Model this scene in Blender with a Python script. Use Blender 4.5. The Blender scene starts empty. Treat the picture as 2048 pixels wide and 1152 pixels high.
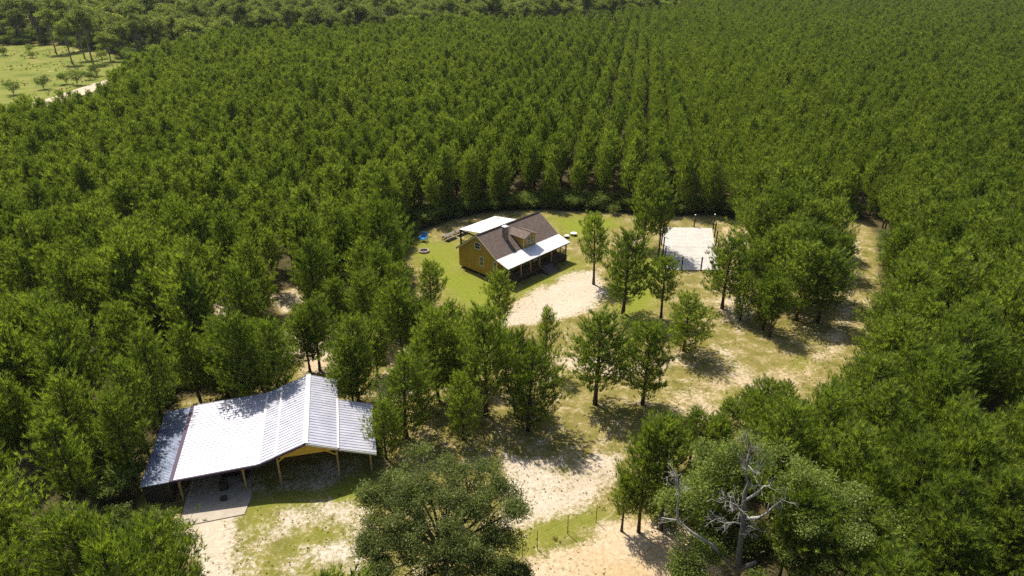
import bpy, bmesh, math, random
import numpy as np
from mathutils import Vector, Matrix
R = math.radians
random.seed(7); rng = np.random.default_rng(7)
S = bpy.context.scene
COL = S.collection

# ------------------------------------------------------------------ camera, sky, sun, exposure
CAM_H, PITCH, FPX = 45.0, R(26.4), 1400.0
cam = bpy.data.cameras.new('camera'); cam.sensor_width = 36; cam.lens = FPX / 2048 * 36
cam.clip_start = 0.5; cam.clip_end = 6000
camo = bpy.data.objects.new('camera', cam); COL.objects.link(camo)
camo.location = (0, 0, CAM_H); camo.rotation_euler = (R(90) - PITCH, 0, 0)
S.camera = camo
SUN_EL = R(58.5); SUN_D = Vector((-0.615 * math.cos(SUN_EL), 0.79 * math.cos(SUN_EL), math.sin(SUN_EL))).normalized()
W = bpy.data.worlds.new('World'); S.world = W; W.use_nodes = True
nt = W.node_tree; nt.nodes.clear()
sky = nt.nodes.new('ShaderNodeTexSky'); sky.sky_type = 'NISHITA'; sky.sun_disc = False
sky.sun_elevation = SUN_EL; sky.sun_rotation = math.atan2(SUN_D.x, SUN_D.y)
sky.air_density = 0.8; sky.dust_density = 2.0; sky.ozone_density = 0.6
bg = nt.nodes.new('ShaderNodeBackground'); bg.inputs[1].default_value = 0.1
wo = nt.nodes.new('ShaderNodeOutputWorld')
nt.links.new(sky.outputs[0], bg.inputs[0]); nt.links.new(bg.outputs[0], wo.inputs[0])
sun = bpy.data.lights.new('sun', 'SUN'); sun.energy = 4.6; sun.angle = R(0.53); sun.color = (1.0, 0.93, 0.8)
suno = bpy.data.objects.new('sun', sun); COL.objects.link(suno); suno.location = (-60, 80, 120)
suno.rotation_euler = SUN_D.to_track_quat('Z', 'Y').to_euler()
S.view_settings.view_transform = 'Standard'; S.view_settings.look = 'None'
S.view_settings.exposure = 0.55; S.view_settings.gamma = 1
S.cycles.use_denoising = False; S.cycles.max_bounces = 6; S.cycles.diffuse_bounces = 3; S.cycles.transmission_bounces = 3
S.cycles.glossy_bounces = 2; S.cycles.sample_clamp_indirect = 6

# ------------------------------------------------------------------ small helpers
FWD = np.array([0, math.cos(PITCH), -math.sin(PITCH)]); UPV = np.array([0, math.sin(PITCH), math.cos(PITCH)]); RT = np.array([1., 0, 0])
def at(x, y, z=0.0):                       # point on the level z that the photo shows at pixel x, y
    d = (x - 1024) / FPX * RT + FWD - (y - 576) / FPX * UPV
    return np.array([0, 0, CAM_H]) + d * ((z - CAM_H) / d[2])
def pix(p):
    q = np.asarray(p, float) - np.array([0, 0, CAM_H]); dz = q @ FWD
    return 1024 + FPX * (q @ RT) / dz, 576 - FPX * (q @ UPV) / dz
def rise(x, y, top):                       # height of an upright thing standing at pixel x, y with its top at row top
    p = at(x, y); lo, hi = 0.0, 40.0
    for _ in range(40):
        m = (lo + hi) / 2
        if pix((p[0], p[1], m))[1] > top: lo = m
        else: hi = m
    return lo

def tag(o, label=None, cat=None, group=None, kind=None):
    if label: o['label'] = label
    if cat: o['category'] = cat
    if group: o['group'] = group
    if kind: o['kind'] = kind
    return o
def empty(name, loc=(0, 0, 0), rz=0.0):
    o = bpy.data.objects.new(name, None); COL.objects.link(o)
    o.location = loc; o.rotation_euler = (0, 0, rz); o.empty_display_size = 0.3
    return o
def link(name, me, m, parent=None):
    o = bpy.data.objects.new(name, me); COL.objects.link(o)
    if m is not None and len(me.materials) == 0: me.materials.append(m)
    if parent is not None: o.parent = parent
    return o
def mesh_np(name, V, F, smooth=False, attrs=None):
    """V (n,3); F list of arrays (k,3) and/or (k,4)"""
    me = bpy.data.meshes.new(name)
    V = np.asarray(V, np.float32); me.vertices.add(len(V)); me.vertices.foreach_set('co', V.ravel())
    F = [np.asarray(f, np.int32) for f in F if len(f)]
    idx = np.concatenate([f.ravel() for f in F]); tot = np.concatenate([np.full(len(f), f.shape[1], np.int32) for f in F])
    st = np.concatenate([[0], np.cumsum(tot)[:-1]]).astype(np.int32)
    me.loops.add(len(idx)); me.loops.foreach_set('vertex_index', idx)
    me.polygons.add(len(tot)); me.polygons.foreach_set('loop_start', st); me.polygons.foreach_set('loop_total', tot)
    if smooth: me.polygons.foreach_set('use_smooth', np.ones(len(tot), bool))
    me.update(calc_edges=True); me.validate()
    for k, a in (attrs or {}).items():
        at_ = me.attributes.new(k, 'FLOAT', 'POINT'); at_.data.foreach_set('value', np.asarray(a, np.float32))
    return me

class MB:
    """collects boxes, bars, tubes and faces and links them as one mesh object"""
    def __init__(s): s.V = []; s.F = []
    def face(s, pts):
        n = len(s.V); s.V += [tuple(p) for p in pts]; s.F.append(tuple(range(n, n + len(pts)))); return s
    def hexa(s, b, t):
        n = len(s.V); s.V += [tuple(p) for p in list(b) + list(t)]
        for f in ((3, 2, 1, 0), (4, 5, 6, 7), (0, 1, 5, 4), (1, 2, 6, 5), (2, 3, 7, 6), (3, 0, 4, 7)): s.F.append(tuple(n + i for i in f))
        return s
    def box(s, x0, x1, y0, y1, z0, z1):
        return s.hexa([(x0, y0, z0), (x1, y0, z0), (x1, y1, z0), (x0, y1, z0)], [(x0, y0, z1), (x1, y0, z1), (x1, y1, z1), (x0, y1, z1)])
    def slab(s, pts, th):                  # polygon (any slope) with thickness downwards
        n = len(s.V); k = len(pts)
        s.V += [tuple(p) for p in pts] + [(p[0], p[1], p[2] - th) for p in pts]
        s.F.append(tuple(range(n, n + k))); s.F.append(tuple(n + k + i for i in reversed(range(k))))
        for i in range(k):
            j = (i + 1) % k; s.F.append((n + i, n + k + i, n + k + j, n + j))
        return s
    def bar(s, a, b, w, h=None):
        h = h or w; a = Vector(a); b = Vector(b); d = (b - a).normalized()
        up = Vector((0, 0, 1)) if abs(d.z) < .95 else Vector((0, 1, 0))
        r = d.cross(up).normalized() * w / 2; u = r.cross(d).normalized() * h / 2
        return s.hexa([a - r - u, a + r - u, a + r + u, a - r + u], [b - r - u, b + r - u, b + r + u, b - r + u])
    def tube(s, pts, rad, k=7):
        pts = [Vector(p) for p in pts]; n0 = len(s.V)
        for i, p in enumerate(pts):
            d = (pts[min(i + 1, len(pts) - 1)] - pts[max(i - 1, 0)]).normalized()
            up = Vector((1, 0, 0)) if abs(d.x) < .8 else Vector((0, 1, 0))
            a = d.cross(up).normalized(); b = d.cross(a)
            for j in range(k):
                t = 2 * math.pi * j / k; s.V.append(tuple(p + (a * math.cos(t) + b * math.sin(t)) * rad[i]))
        for i in range(len(pts) - 1):
            for j in range(k):
                q = n0 + i * k; j2 = (j + 1) % k; s.F.append((q + j, q + j2, q + k + j2, q + k + j))
        s.F.append(tuple(n0 + j for j in reversed(range(k)))); q = n0 + (len(pts) - 1) * k; s.F.append(tuple(q + j for j in range(k)))
        return s
    def mesh(s, name, smooth=False):
        me = bpy.data.meshes.new(name); me.from_pydata(s.V, [], s.F); me.update()
        if smooth: me.polygons.foreach_set('use_smooth', [True] * len(me.polygons))
        return me
    def build(s, name, m, parent=None, bevel=0, smooth=False):
        me = s.mesh(name, smooth)
        bm = bmesh.new(); bm.from_mesh(me); bmesh.ops.recalc_face_normals(bm, faces=bm.faces); bm.to_mesh(me); bm.free()
        o = link(name, me, m, parent)
        if bevel:
            b = o.modifiers.new('bevel', 'BEVEL'); b.width = bevel; b.segments = 2; b.limit_method = 'ANGLE'
        return o

# ------------------------------------------------------------------ materials
class NT:
    def __init__(s, name):
        s.m = bpy.data.materials.new(name); s.m.use_nodes = True; s.t = s.m.node_tree; s.t.nodes.clear()
        s.out = s.n('ShaderNodeOutputMaterial')
    def n(s, ty, **kw):
        n = s.t.nodes.new(ty)
        for k, v in kw.items(): setattr(n, k, v)
        return n
    def l(s, a, b): s.t.links.new(a, b); return s
    def setin(s, sock, v):
        if isinstance(v, bpy.types.NodeSocket): s.t.links.new(v, sock)
        else: sock.default_value = v
    def noise(s, scale, detail=4, rough=.6, vec=None, dist=0):
        n = s.n('ShaderNodeTexNoise'); n.inputs['Scale'].default_value = scale; n.inputs['Detail'].default_value = detail
        n.inputs['Roughness'].default_value = rough; n.inputs['Distortion'].default_value = dist
        if vec is not None: s.l(vec, n.inputs['Vector'])
        return n.outputs['Fac']
    def ramp(s, fac, stops):
        r = s.n('ShaderNodeValToRGB'); s.l(fac, r.inputs[0]); e = r.color_ramp.elements
        while len(e) < len(stops): e.new(.5)
        for q, (p, c) in zip(e, stops):
            q.position = p; q.color = (c if hasattr(c, '__len__') else (c, c, c)) + (1,) if not hasattr(c, '__len__') or len(c) == 3 else c
        return r.outputs[0]
    def math(s, op, a, b=None, c=None):
        n = s.n('ShaderNodeMath', operation=op); s.setin(n.inputs[0], a)
        if b is not None: s.setin(n.inputs[1], b)
        if c is not None: s.setin(n.inputs[2], c)
        return n.outputs[0]
    def mix(s, f, a, b, mode='MIX'):
        n = s.n('ShaderNodeMix', data_type='RGBA', blend_type=mode); s.setin(n.inputs[0], f)
        for sock, v in ((n.inputs[6], a), (n.inputs[7], b)):
            if isinstance(v, bpy.types.NodeSocket): s.l(v, sock)
            else: sock.default_value = tuple(v) + (1,) if len(v) == 3 else v
        return n.outputs[2]
    def coord(s, which='Object'): return s.n('ShaderNodeTexCoord').outputs[which]
    def pos(s): return s.n('ShaderNodeNewGeometry').outputs['Position']
    def attr(s, name): return s.n('ShaderNodeAttribute', attribute_name=name).outputs['Fac']
    def bsdf(s, col, rough=.8, metal=0, bump=None, bstr=.3, bdist=.02, spec=.3):
        b = s.n('ShaderNodeBsdfPrincipled'); s.setin(b.inputs['Base Color'], col if isinstance(col, bpy.types.NodeSocket) else tuple(col) + (1,))
        s.setin(b.inputs['Roughness'], rough); s.setin(b.inputs['Metallic'], metal); b.inputs['Specular IOR Level'].default_value = spec
        if bump is not None:
            bn = s.n('ShaderNodeBump'); bn.inputs['Strength'].default_value = bstr; bn.inputs['Distance'].default_value = bdist
            s.l(bump, bn.inputs['Height']); s.l(bn.outputs[0], b.inputs['Normal'])
        s.l(b.outputs[0], s.out.inputs[0]); return s.m
def simple(name, c, rough=.75, var=.25, scale=3, metal=0, bump=.2, spec=.3):
    t = NT(name); co = t.coord(); f = t.noise(scale, 5, .6, co)
    dark = tuple(x * (1 - var) for x in c); lite = tuple(min(1, x * (1 + var)) for x in c)
    return t.bsdf(t.ramp(f, [(.3, dark), (.7, lite)]), rough, metal, t.noise(scale * 8, 3, .6, co), bump, .01, spec)

def foliage(name, dark, lite, trans=.35, huevar=.5, yellow=(.16, .17, .02)):
    t = NT(name); a = t.attr('tint'); oi = t.n('ShaderNodeObjectInfo').outputs['Random']
    c = t.mix(a, dark, lite)
    c = t.mix(t.math('MULTIPLY', oi, huevar), c, t.mix(a, tuple(x * .62 for x in dark), yellow))
    hsv = t.n('ShaderNodeHueSaturation'); t.l(c, hsv.inputs['Color'])
    t.l(t.math('MULTIPLY_ADD', oi, .5, .76), hsv.inputs['Value'])
    c = hsv.outputs[0]
    d = t.n('ShaderNodeBsdfDiffuse'); t.l(c, d.inputs[0]); tr = t.n('ShaderNodeBsdfTranslucent')
    c2 = t.mix(1.0, c, (1.25, 1.25, .5), 'MULTIPLY'); t.l(c2, tr.inputs[0])
    g = t.n('ShaderNodeBsdfGlossy'); g.inputs['Roughness'].default_value = .45; g.inputs[0].default_value = (.9, .95, .8, 1)
    m1 = t.n('ShaderNodeMixShader'); m1.inputs[0].default_value = trans; t.l(d.outputs[0], m1.inputs[1]); t.l(tr.outputs[0], m1.inputs[2])
    m2 = t.n('ShaderNodeMixShader'); m2.inputs[0].default_value = .012; t.l(m1.outputs[0], m2.inputs[1]); t.l(g.outputs[0], m2.inputs[2])
    t.l(m2.outputs[0], t.out.inputs[0]); return t.m

M = {}
M['needle'] = foliage('pine_needles', (.06, .108, .016), (.29, .4, .052), .52, .5, (.38, .41, .085))
M['oak_leaf'] = foliage('oak_leaves', (.055, .078, .022), (.19, .22, .065), .45, .1, (.1, .14, .02))
M['broad_leaf'] = foliage('broad_leaves', (.09, .13, .035), (.26, .32, .085), .5, .5, (.36, .38, .1))
M['pale_leaf'] = foliage('pale_leaves', (.09, .14, .025), (.28, .37, .06), .5, .3, (.34, .4, .07))
M['grey_leaf'] = foliage('grey_green_leaves', (.09, .13, .03), (.3, .37, .085), .48, .1, (.3, .36, .08))
M['bark'] = simple('pine_bark', (.075, .052, .036), .95, .4, 4)
M['grey_bark'] = simple('grey_bark', (.19, .165, .14), .9, .35, 3)
M['dead_wood'] = simple('dead_wood', (.4, .375, .33), .85, .25, 5)

def ground_mat():
    t = NT('ground_cover'); p = t.pos()
    n_f = t.noise(2.6, 8, .72, p); n_m = t.noise(.5, 6, .62, p, .4); n_l = t.noise(.11, 4, .6, p); n_s = t.noise(9, 4, .75, p)
    speck = t.noise(4.5, 3, .8, p)
    # grass
    g = t.ramp(n_m, [(.3, (.14, .135, .03)), (.5, (.235, .195, .052)), (.72, (.37, .28, .11))])
    lush = t.ramp(n_f, [(.3, (.15, .185, .018)), (.7, (.27, .295, .035))])
    g = t.mix(t.attr('lush'), g, lush)
    g = t.mix(t.math('MULTIPLY', n_s, .4), g, (.07, .08, .015))
    # sand
    pale = t.ramp(n_f, [(.25, (.38, .32, .235)), (.5, (.52, .455, .37)), (.75, (.63, .565, .48))])
    warm = t.ramp(n_f, [(.25, (.3, .19, .09)), (.55, (.55, .385, .2)), (.8, (.66, .5, .32))])
    sd = t.mix(t.math('MULTIPLY', t.attr('warm'), t.ramp(n_l, [(.35, .45), (.6, 1.0)])), pale, warm)
    # sand mask with ragged edge
    m = t.math('ADD', t.attr('sand'), t.math('MULTIPLY_ADD', n_m, 1.1, -.55))
    m = t.math('ADD', m, t.math('MULTIPLY_ADD', n_f, 1.5, -.75))
    m = t.math('ADD', m, t.math('MULTIPLY_ADD', n_s, 1.3, -.65))
    m = t.ramp(m, [(.36, 0.0), (.72, 1.0)])
    c = t.mix(m, g, sd)
    # forest litter
    lit = t.ramp(n_f, [(.3, (.035, .03, .014)), (.55, (.07, .058, .026)), (.78, (.125, .1, .045))])
    lm = t.math('ADD', t.attr('litter'), t.math('MULTIPLY_ADD', n_m, .9, -.45))
    lm = t.ramp(lm, [(.35, 0.0), (.65, 1.0)])
    c = t.mix(lm, c, lit)
    # weeds and droppings scattered on bare ground
    sp = t.ramp(speck, [(.60, 0.0), (.66, 1.0)])
    c = t.mix(t.math('MULTIPLY', t.math('MULTIPLY', sp, m), .4), c, (.2, .18, .08))
    c = t.mix(t.ramp(n_l, [(.45, .0), (.75, .3)]), c, (.24, .19, .085))
    return t.bsdf(c, .95, 0, t.math('ADD', n_f, n_s), .6, .08, .1)
M['ground'] = ground_mat()

def field_mat():
    t = NT('meadow_grass'); p = t.pos()
    a = t.noise(.12, 6, .65, p, .5); b = t.noise(.5, 5, .7, p); s = t.noise(.07, 3, .6, p, 1)
    c = t.ramp(a, [(.3, (.1, .13, .02)), (.5, (.22, .24, .04)), (.66, (.31, .26, .09))])
    c = t.mix(t.math('MULTIPLY', b, .6), c, (.06, .085, .015))
    c = t.mix(t.ramp(s, [(.66, 0.0), (.70, .9)]), c, (.6, .48, .33))
    return t.bsdf(c, .95, 0, b, .5, .3, .1)
M['field'] = field_mat()
M['road'] = simple('sandy_road', (.52, .42, .3), .95, .15, .5)
def concrete(name, a, b, sc=1.2):
    t = NT(name); co = t.coord(); f = t.noise(sc, 7, .65, co); st = t.noise(.35, 4, .6, co)
    c = t.ramp(f, [(.3, a), (.7, b)]); c = t.mix(t.ramp(st, [(.5, 0.0), (.75, .35)]), c, tuple(x * .7 for x in a))
    return t.bsdf(c, .9, 0, t.noise(30, 3, .6, co), .2, .01, .2)
M['court'] = concrete('court_concrete', (.41, .385, .355), (.53, .505, .465))
M['pad'] = concrete('barn_pad', (.37, .32, .26), (.47, .41, .335))
M['line'] = simple('court_line_paint', (.6, .575, .535), .8, .05)
M['joint'] = simple('slab_joint', (.16, .15, .14), .95, .1)

def metal_roof(name, c, rust=0, rough=.38):
    t = NT(name); co = t.coord(); f = t.noise(.9, 5, .6, co); st = t.noise(2.2, 6, .7, co)
    k = t.ramp(f, [(.3, tuple(x * .86 for x in c)), (.7, c)])
    if rust:
        k = t.mix(t.ramp(st, [(.52, 0.0), (.66, rust)]), k, (.16, .12, .11))
    k = t.mix(t.ramp(t.noise(5, 5, .7, co), [(.62, 0.0), (.8, .3)]), k, tuple(x * .55 for x in c))
    return t.bsdf(k, t.ramp(f, [(.3, rough), (.7, rough + .14)]), .25, t.noise(14, 2, .5, co), .06, .01, .5)
M['roof_white'] = metal_roof('white_metal_roof', (.55, .55, .63))
M['roof_bright'] = metal_roof('bright_metal_roof', (.84, .84, .86))
M['roof_old'] = metal_roof('old_metal_roof', (.2, .245, .36), .85, .3)
M['fascia'] = simple('dark_purple_fascia', (.055, .03, .07), .6, .2)
M['yellow_trim'] = simple('yellow_siding', (.62, .40, .055), .7, .12, 1.5)
M['post_wood'] = simple('tan_post_wood', (.34, .255, .125), .85, .25, 2)
M['dark_wood'] = simple('dark_brown_wood', (.05, .034, .026), .85, .35, 2)
M['rail_wood'] = simple('stained_wood', (.085, .06, .045), .85, .3, 3)
M['grey_wood'] = simple('weathered_grey_wood', (.2, .18, .165), .9, .3, 4)
M['plank'] = simple('dark_shed_boards', (.06, .05, .045), .9, .4, 4)
M['white'] = simple('white_paint', (.75, .74, .7), .6, .06)
M['cream'] = simple('cream_trim', (.62, .55, .38), .7, .1)
M['black'] = simple('black_matt', (.02, .02, .022), .6, .2)
M['blue'] = simple('blue_plastic', (.015, .2, .5), .45, .15)
M['stone'] = simple('ring_stone', (.33, .28, .24), .9, .3, 6)
M['ash'] = simple('ash', (.05, .045, .04), 1, .3, 6)
M['tin'] = simple('chimney_tin', (.22, .19, .165), .6, .35, 7, .3)
M['understory'] = foliage('understory_leaves', (.09, .13, .03), (.2, .27, .05), .45, .3, (.24, .28, .06))
M['metal_post'] = simple('rusty_metal_post', (.09, .08, .05), .7, .3)
M['wire'] = simple('fence_wire', (.12, .11, .1), .6, .2)
def siding():
    t = NT('ochre_siding'); co = t.coord(); f = t.noise(.8, 5, .6, co); w = t.n('ShaderNodeTexWave', wave_type='BANDS', bands_direction='Y')
    t.l(co, w.inputs['Vector']); w.inputs['Scale'].default_value = 1.6; w.inputs['Distortion'].default_value = 0
    c = t.ramp(f, [(.3, (.37, .235, .04)), (.7, (.45, .29, .052))])
    c = t.mix(t.ramp(w.outputs['Fac'], [(.0, .5), (.06, 0.0)]), c, (.2, .13, .03))
    return t.bsdf(c, .8, 0, t.noise(12, 4, .6, co), .2, .01, .2)
M['siding'] = siding()
def shingles():
    t = NT('brown_shingles'); co = t.coord(); b = t.n('ShaderNodeTexBrick'); t.l(co, b.inputs['Vector'])
    b.inputs['Scale'].default_value = 1; b.inputs['Brick Width'].default_value = .33; b.inputs['Row Height'].default_value = .15
    b.inputs['Mortar Size'].default_value = .012; b.inputs['Color1'].default_value = (.135, .10, .083, 1); b.inputs['Color2'].default_value = (.215, .165, .135, 1)
    b.inputs['Mortar'].default_value = (.06, .045, .04, 1)
    c = t.mix(t.ramp(t.noise(.9, 5, .6, co), [(.35, 0.0), (.7, .45)]), b.outputs['Color'], (.13, .10, .085))
    return t.bsdf(c, .9, 0, t.math('ADD', b.outputs['Fac'], t.noise(20, 3, .7, co)), .35, .015, .2)
M['shingle'] = shingles()
t_ = NT('window_glass'); M['glass'] = t_.bsdf((.02, .026, .03), .08, 0, None, spec=.8)
t_ = NT('reflecting_glass'); M['glass_sky'] = t_.bsdf((.07, .085, .10), .05, .3, None, spec=1)

# ------------------------------------------------------------------ regions on the ground
def poly(px): return np.array([at(x, y)[:2] for x, y in px])
def sdist(P, X, Y):                        # signed distance, inside positive
    d = np.full(X.shape, 1e9); ins = np.zeros(X.shape, bool); n = len(P)
    for i in range(n):
        a, b = P[i], P[(i + 1) % n]; e = b - a
        t = np.clip(((X - a[0]) * e[0] + (Y - a[1]) * e[1]) / (e @ e + 1e-9), 0, 1)
        d = np.minimum(d, np.hypot(X - a[0] - t * e[0], Y - a[1] - t * e[1]))
        c = (a[1] > Y) != (b[1] > Y)
        xi = a[0] + (Y - a[1]) * e[0] / (e[1] if abs(e[1]) > 1e-9 else 1e-9)
        ins ^= c & (X < xi)
    return np.where(ins, d, -d)
def sm(d, w): 
    t = np.clip(d / w * .5 + .5, 0, 1); return t * t * (3 - 2 * t)

CLEAR = poly([(815, 590), (800, 520), (835, 462), (905, 440), (985, 422), (1090, 420), (1240, 425), (1330, 432), (1440, 430), (1485, 445),
              (1560, 438), (1660, 432), (1735, 442), (1755, 480), (1762, 560), (1760, 640), (1738, 700), (1700, 770), (1640, 830), (1570, 880),
              (1480, 905), (1400, 915), (1330, 960), (1262, 1010), (1240, 1075), (1390, 1095), (1420, 1200), (1440, 1420), (420, 1420), (430, 1160),
              (385, 1060), (282, 1030), (270, 960), (355, 800), (470, 778), (590, 745), (600, 690), (640, 660), (760, 640)])
FIELD = np.array([(-360, 172), (-134, 172), (-108, 182), (-125, 226), (-131, 262), (-150, 290), (-178, 325), (-215, 352), (-360, 352)], float)
PINE_EDGE = np.array([(-400, 352), (-215, 352), (-178, 325), (-131, 264), (-130, 275), (-126, 322), (-94, 330), (-64, 358), (-32, 382), (47, 398), (104, 470), (170, 640), (170, 900), (-400, 900)], float)
LUSH = [poly([(822, 505), (845, 478), (918, 488), (925, 540), (985, 560), (1010, 575), (1000, 620), (955, 645), (930, 640), (895, 595), (860, 550)]),
        poly([(1010, 580), (1120, 545), (1145, 515), (1165, 530), (1110, 560), (1035, 600)]),
        poly([(1225, 590), (1240, 530), (1322, 505), (1345, 545), (1300, 620), (1250, 640)]),
        poly([(480, 990), (560, 985), (740, 940), (770, 960), (740, 1000), (560, 1010), (490, 1030)]),
        poly([(1010, 1075), (1180, 1020), (1210, 1032), (1075, 1100), (1010, 1110)]),
        poly([(1090, 432), (1230, 436), (1240, 452), (1150, 475), (1125, 462)])]
SAND = [(poly([(985, 655), (1030, 606), (1060, 582), (1140, 543), (1192, 540), (1215, 585), (1195, 615), (1120, 640), (1050, 650)]), .92, .2),
        (poly([(1675, 470), (1728, 480), (1722, 560), (1708, 640), (1700, 690), (1640, 745), (1600, 790), (1500, 830), (1420, 850), (1330, 830), (1340, 775), (1420, 760), (1470, 715), (1520, 745), (1600, 720), (1640, 690), (1670, 640), (1682, 560)]), .6, .62),
        (poly([(1425, 690), (1450, 680), (1520, 760), (1480, 775)]), .62, .4),
        (poly([(1420, 600), (1500, 580), (1520, 640), (1450, 650)]), .62, .3),
        (poly([(1440, 450), (1500, 455), (1500, 490), (1450, 500)]), .78, .9),
        (poly([(1255, 470), (1290, 465), (1300, 500), (1262, 495)]), .6, .7),
        (poly([(1095, 702), (1190, 708), (1260, 730), (1370, 700), (1380, 730), (1250, 765), (1100, 735)]), .66, .5),
        (poly([(1000, 900), (1075, 912), (1250, 900), (1240, 960), (1200, 1000), (1165, 1025), (1060, 1055), (990, 1070), (1000, 980)]), .8, .2),
        (poly([(1040, 1200), (1050, 1120), (1090, 1098), (1215, 1040), (1300, 1030), (1420, 1060), (1450, 1150), (1450, 1420), (1000, 1420)]), .9, .85),
        (poly([(380, 1010), (500, 1018), (560, 1000), (700, 985), (760, 1010), (745, 1100), (740, 1300), (400, 1350), (390, 1150), (360, 1050)]), .62, .12),
        (poly([(360, 1028), (490, 1012), (480, 1080), (470, 1200), (380, 1300), (390, 1150)]), .95, .18),
        (poly([(560, 1085), (600, 1060), (690, 1068), (735, 1080), (735, 1130), (640, 1140), (560, 1120)]), .8, .05),
        (poly([(380, 960), (660, 915), (740, 905), (755, 940), (660, 985), (500, 1000), (380, 1010)]), .66, .08),
        (poly([(600, 690), (660, 655), (720, 700), (660, 745), (600, 750)]), .85, .6),
        (poly([(740, 780), (800, 690), (860, 680), (860, 760), (770, 850), (750, 860)]), .7, .6),
        (poly([(880, 690), (960, 680), (960, 800), (880, 860)]), .5, .5),
        (poly([(425, 590), (470, 590), (475, 660), (430, 660)]), .95, .35),
        (poly([(520, 660), (600, 640), (620, 720), (540, 730)]), .85, .5),
        (poly([(530, 590), (600, 570), (620, 620), (560, 630)]), .7, .6),
        (poly([(1880, 880), (2048, 860), (2100, 1010), (1960, 990)]), .55, .9),
        (poly([(1600, 432), (1660, 428), (1700, 470), (1640, 470)]), .4, .9)]
GRASS = [poly(q) for q in ([(490, 1000), (520, 985), (640, 985), (690, 950), (700, 915), (760, 905), (775, 960), (745, 1000), (690, 1003), (640, 995), (560, 1010), (500, 1035)], [(480, 1045), (530, 1012), (560, 1040), (500, 1090)],
    [(555, 1095), (600, 1052), (640, 1042), (690, 1052), (700, 1078), (650, 1085), (610, 1112), (560, 1120)], [(490, 1105), (540, 1088), (562, 1152), (500, 1180)], [(600, 1128), (690, 1135), (720, 1200), (590, 1210)],
    [(500, 965), (520, 940), (600, 935), (640, 950), (600, 962), (540, 975)], [(1110, 925), (1150, 915), (1160, 935), (1120, 945)], [(1560, 730), (1600, 715), (1640, 725), (1600, 745)], [(1420, 790), (1480, 775), (1500, 800), (1440, 812)],
    [(1080, 560), (1110, 552), (1120, 566), (1090, 576)], [(1110, 1085), (1180, 1060), (1200, 1075), (1130, 1100)])]
def sample_clear(x, y): return sdist(CLEAR, np.array([x]), np.array([y]))[0]

# ------------------------------------------------------------------ ground, field, road
def build_ground():
    xs = np.concatenate([np.linspace(-1500, -260, 12), np.arange(-250, -60, 5), np.arange(-60, 70, .6), np.arange(72, 300, 8), np.linspace(320, 1500, 12)])
    ys = np.concatenate([np.linspace(-200, 10, 8), np.arange(20, 135, .6), np.arange(138, 420, 6), np.linspace(440, 2500, 16)])
    X, Y = np.meshgrid(xs, ys); nx, ny = len(xs), len(ys)
    cl = sdist(CLEAR, X, Y)
    litter = 1 - sm(cl, 3.0); lush = np.zeros_like(X); sand = np.zeros_like(X); warm = np.zeros_like(X) + .3
    for P in LUSH: lush = np.maximum(lush, sm(sdist(P, X, Y), 2.5))
    for P, s, w in SAND:
        k = sm(sdist(P, X, Y), 1.8); warm = warm * (1 - k) + w * k
        sand = np.maximum(sand, k * s); litter = litter * (1 - k * .9)
    litter = np.clip(litter, 0, 1) * (1 - sm(sdist(FIELD, X, Y), 5)) * (1 - 1.0 * (Y > 230) * (X < 175) * (sdist(PINE_EDGE, X, Y) > -6))
    for P in GRASS:
        k = sm(sdist(P, X, Y), 1.4); sand *= 1 - .6 * k; lush = np.maximum(lush, .45 * k)
    # a faint scatter of bare ground over the yard, thicker litter below the lone pines
    sand = np.maximum(sand, .3 * (cl > 0) * (1 - .8 * lush))
    Z = .06 * np.sin(X * .21 + Y * .13) * np.cos(Y * .17) * (cl > -5)
    for cx, cy, rr in FLAT: Z *= np.clip((np.hypot(X - cx, Y - cy) - rr) / 4, 0, 1)
    V = np.stack([X, Y, Z - .03], -1).reshape(-1, 3)
    i = np.arange(ny - 1)[:, None] * nx + np.arange(nx - 1)[None, :]
    F = np.stack([i, i + 1, i + 1 + nx, i + nx], -1).reshape(-1, 4)
    me = mesh_np('ground', V, [F], True, {'litter': litter.ravel(), 'lush': lush.ravel(), 'sand': sand.ravel(), 'warm': warm.ravel()})
    tag(link('ground', me, M['ground']), kind='structure')
FLAT = [(0, 96, 14), (-22, 53, 16), (28.5, 105, 12)]
build_ground()
f = MB().face([(x, y, .02) for x, y in FIELD]); tag(f.build('grass_field', M['field']), kind='structure')
f = MB(); pr = [(-150, 150), (-146, 195), (-143.5, 225), (-143, 250), (-141, 275), (-128, 300), (-100, 312)]
for a, b in zip(pr[:-1], pr[1:]): f.face([(a[0] - 4, a[1], .05), (a[0] + 4, a[1] - 1, .05), (b[0] + 4, b[1] - 1, .05), (b[0] - 4, b[1], .05)])
tag(f.build('dirt_road', M['road']), kind='structure')

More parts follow.
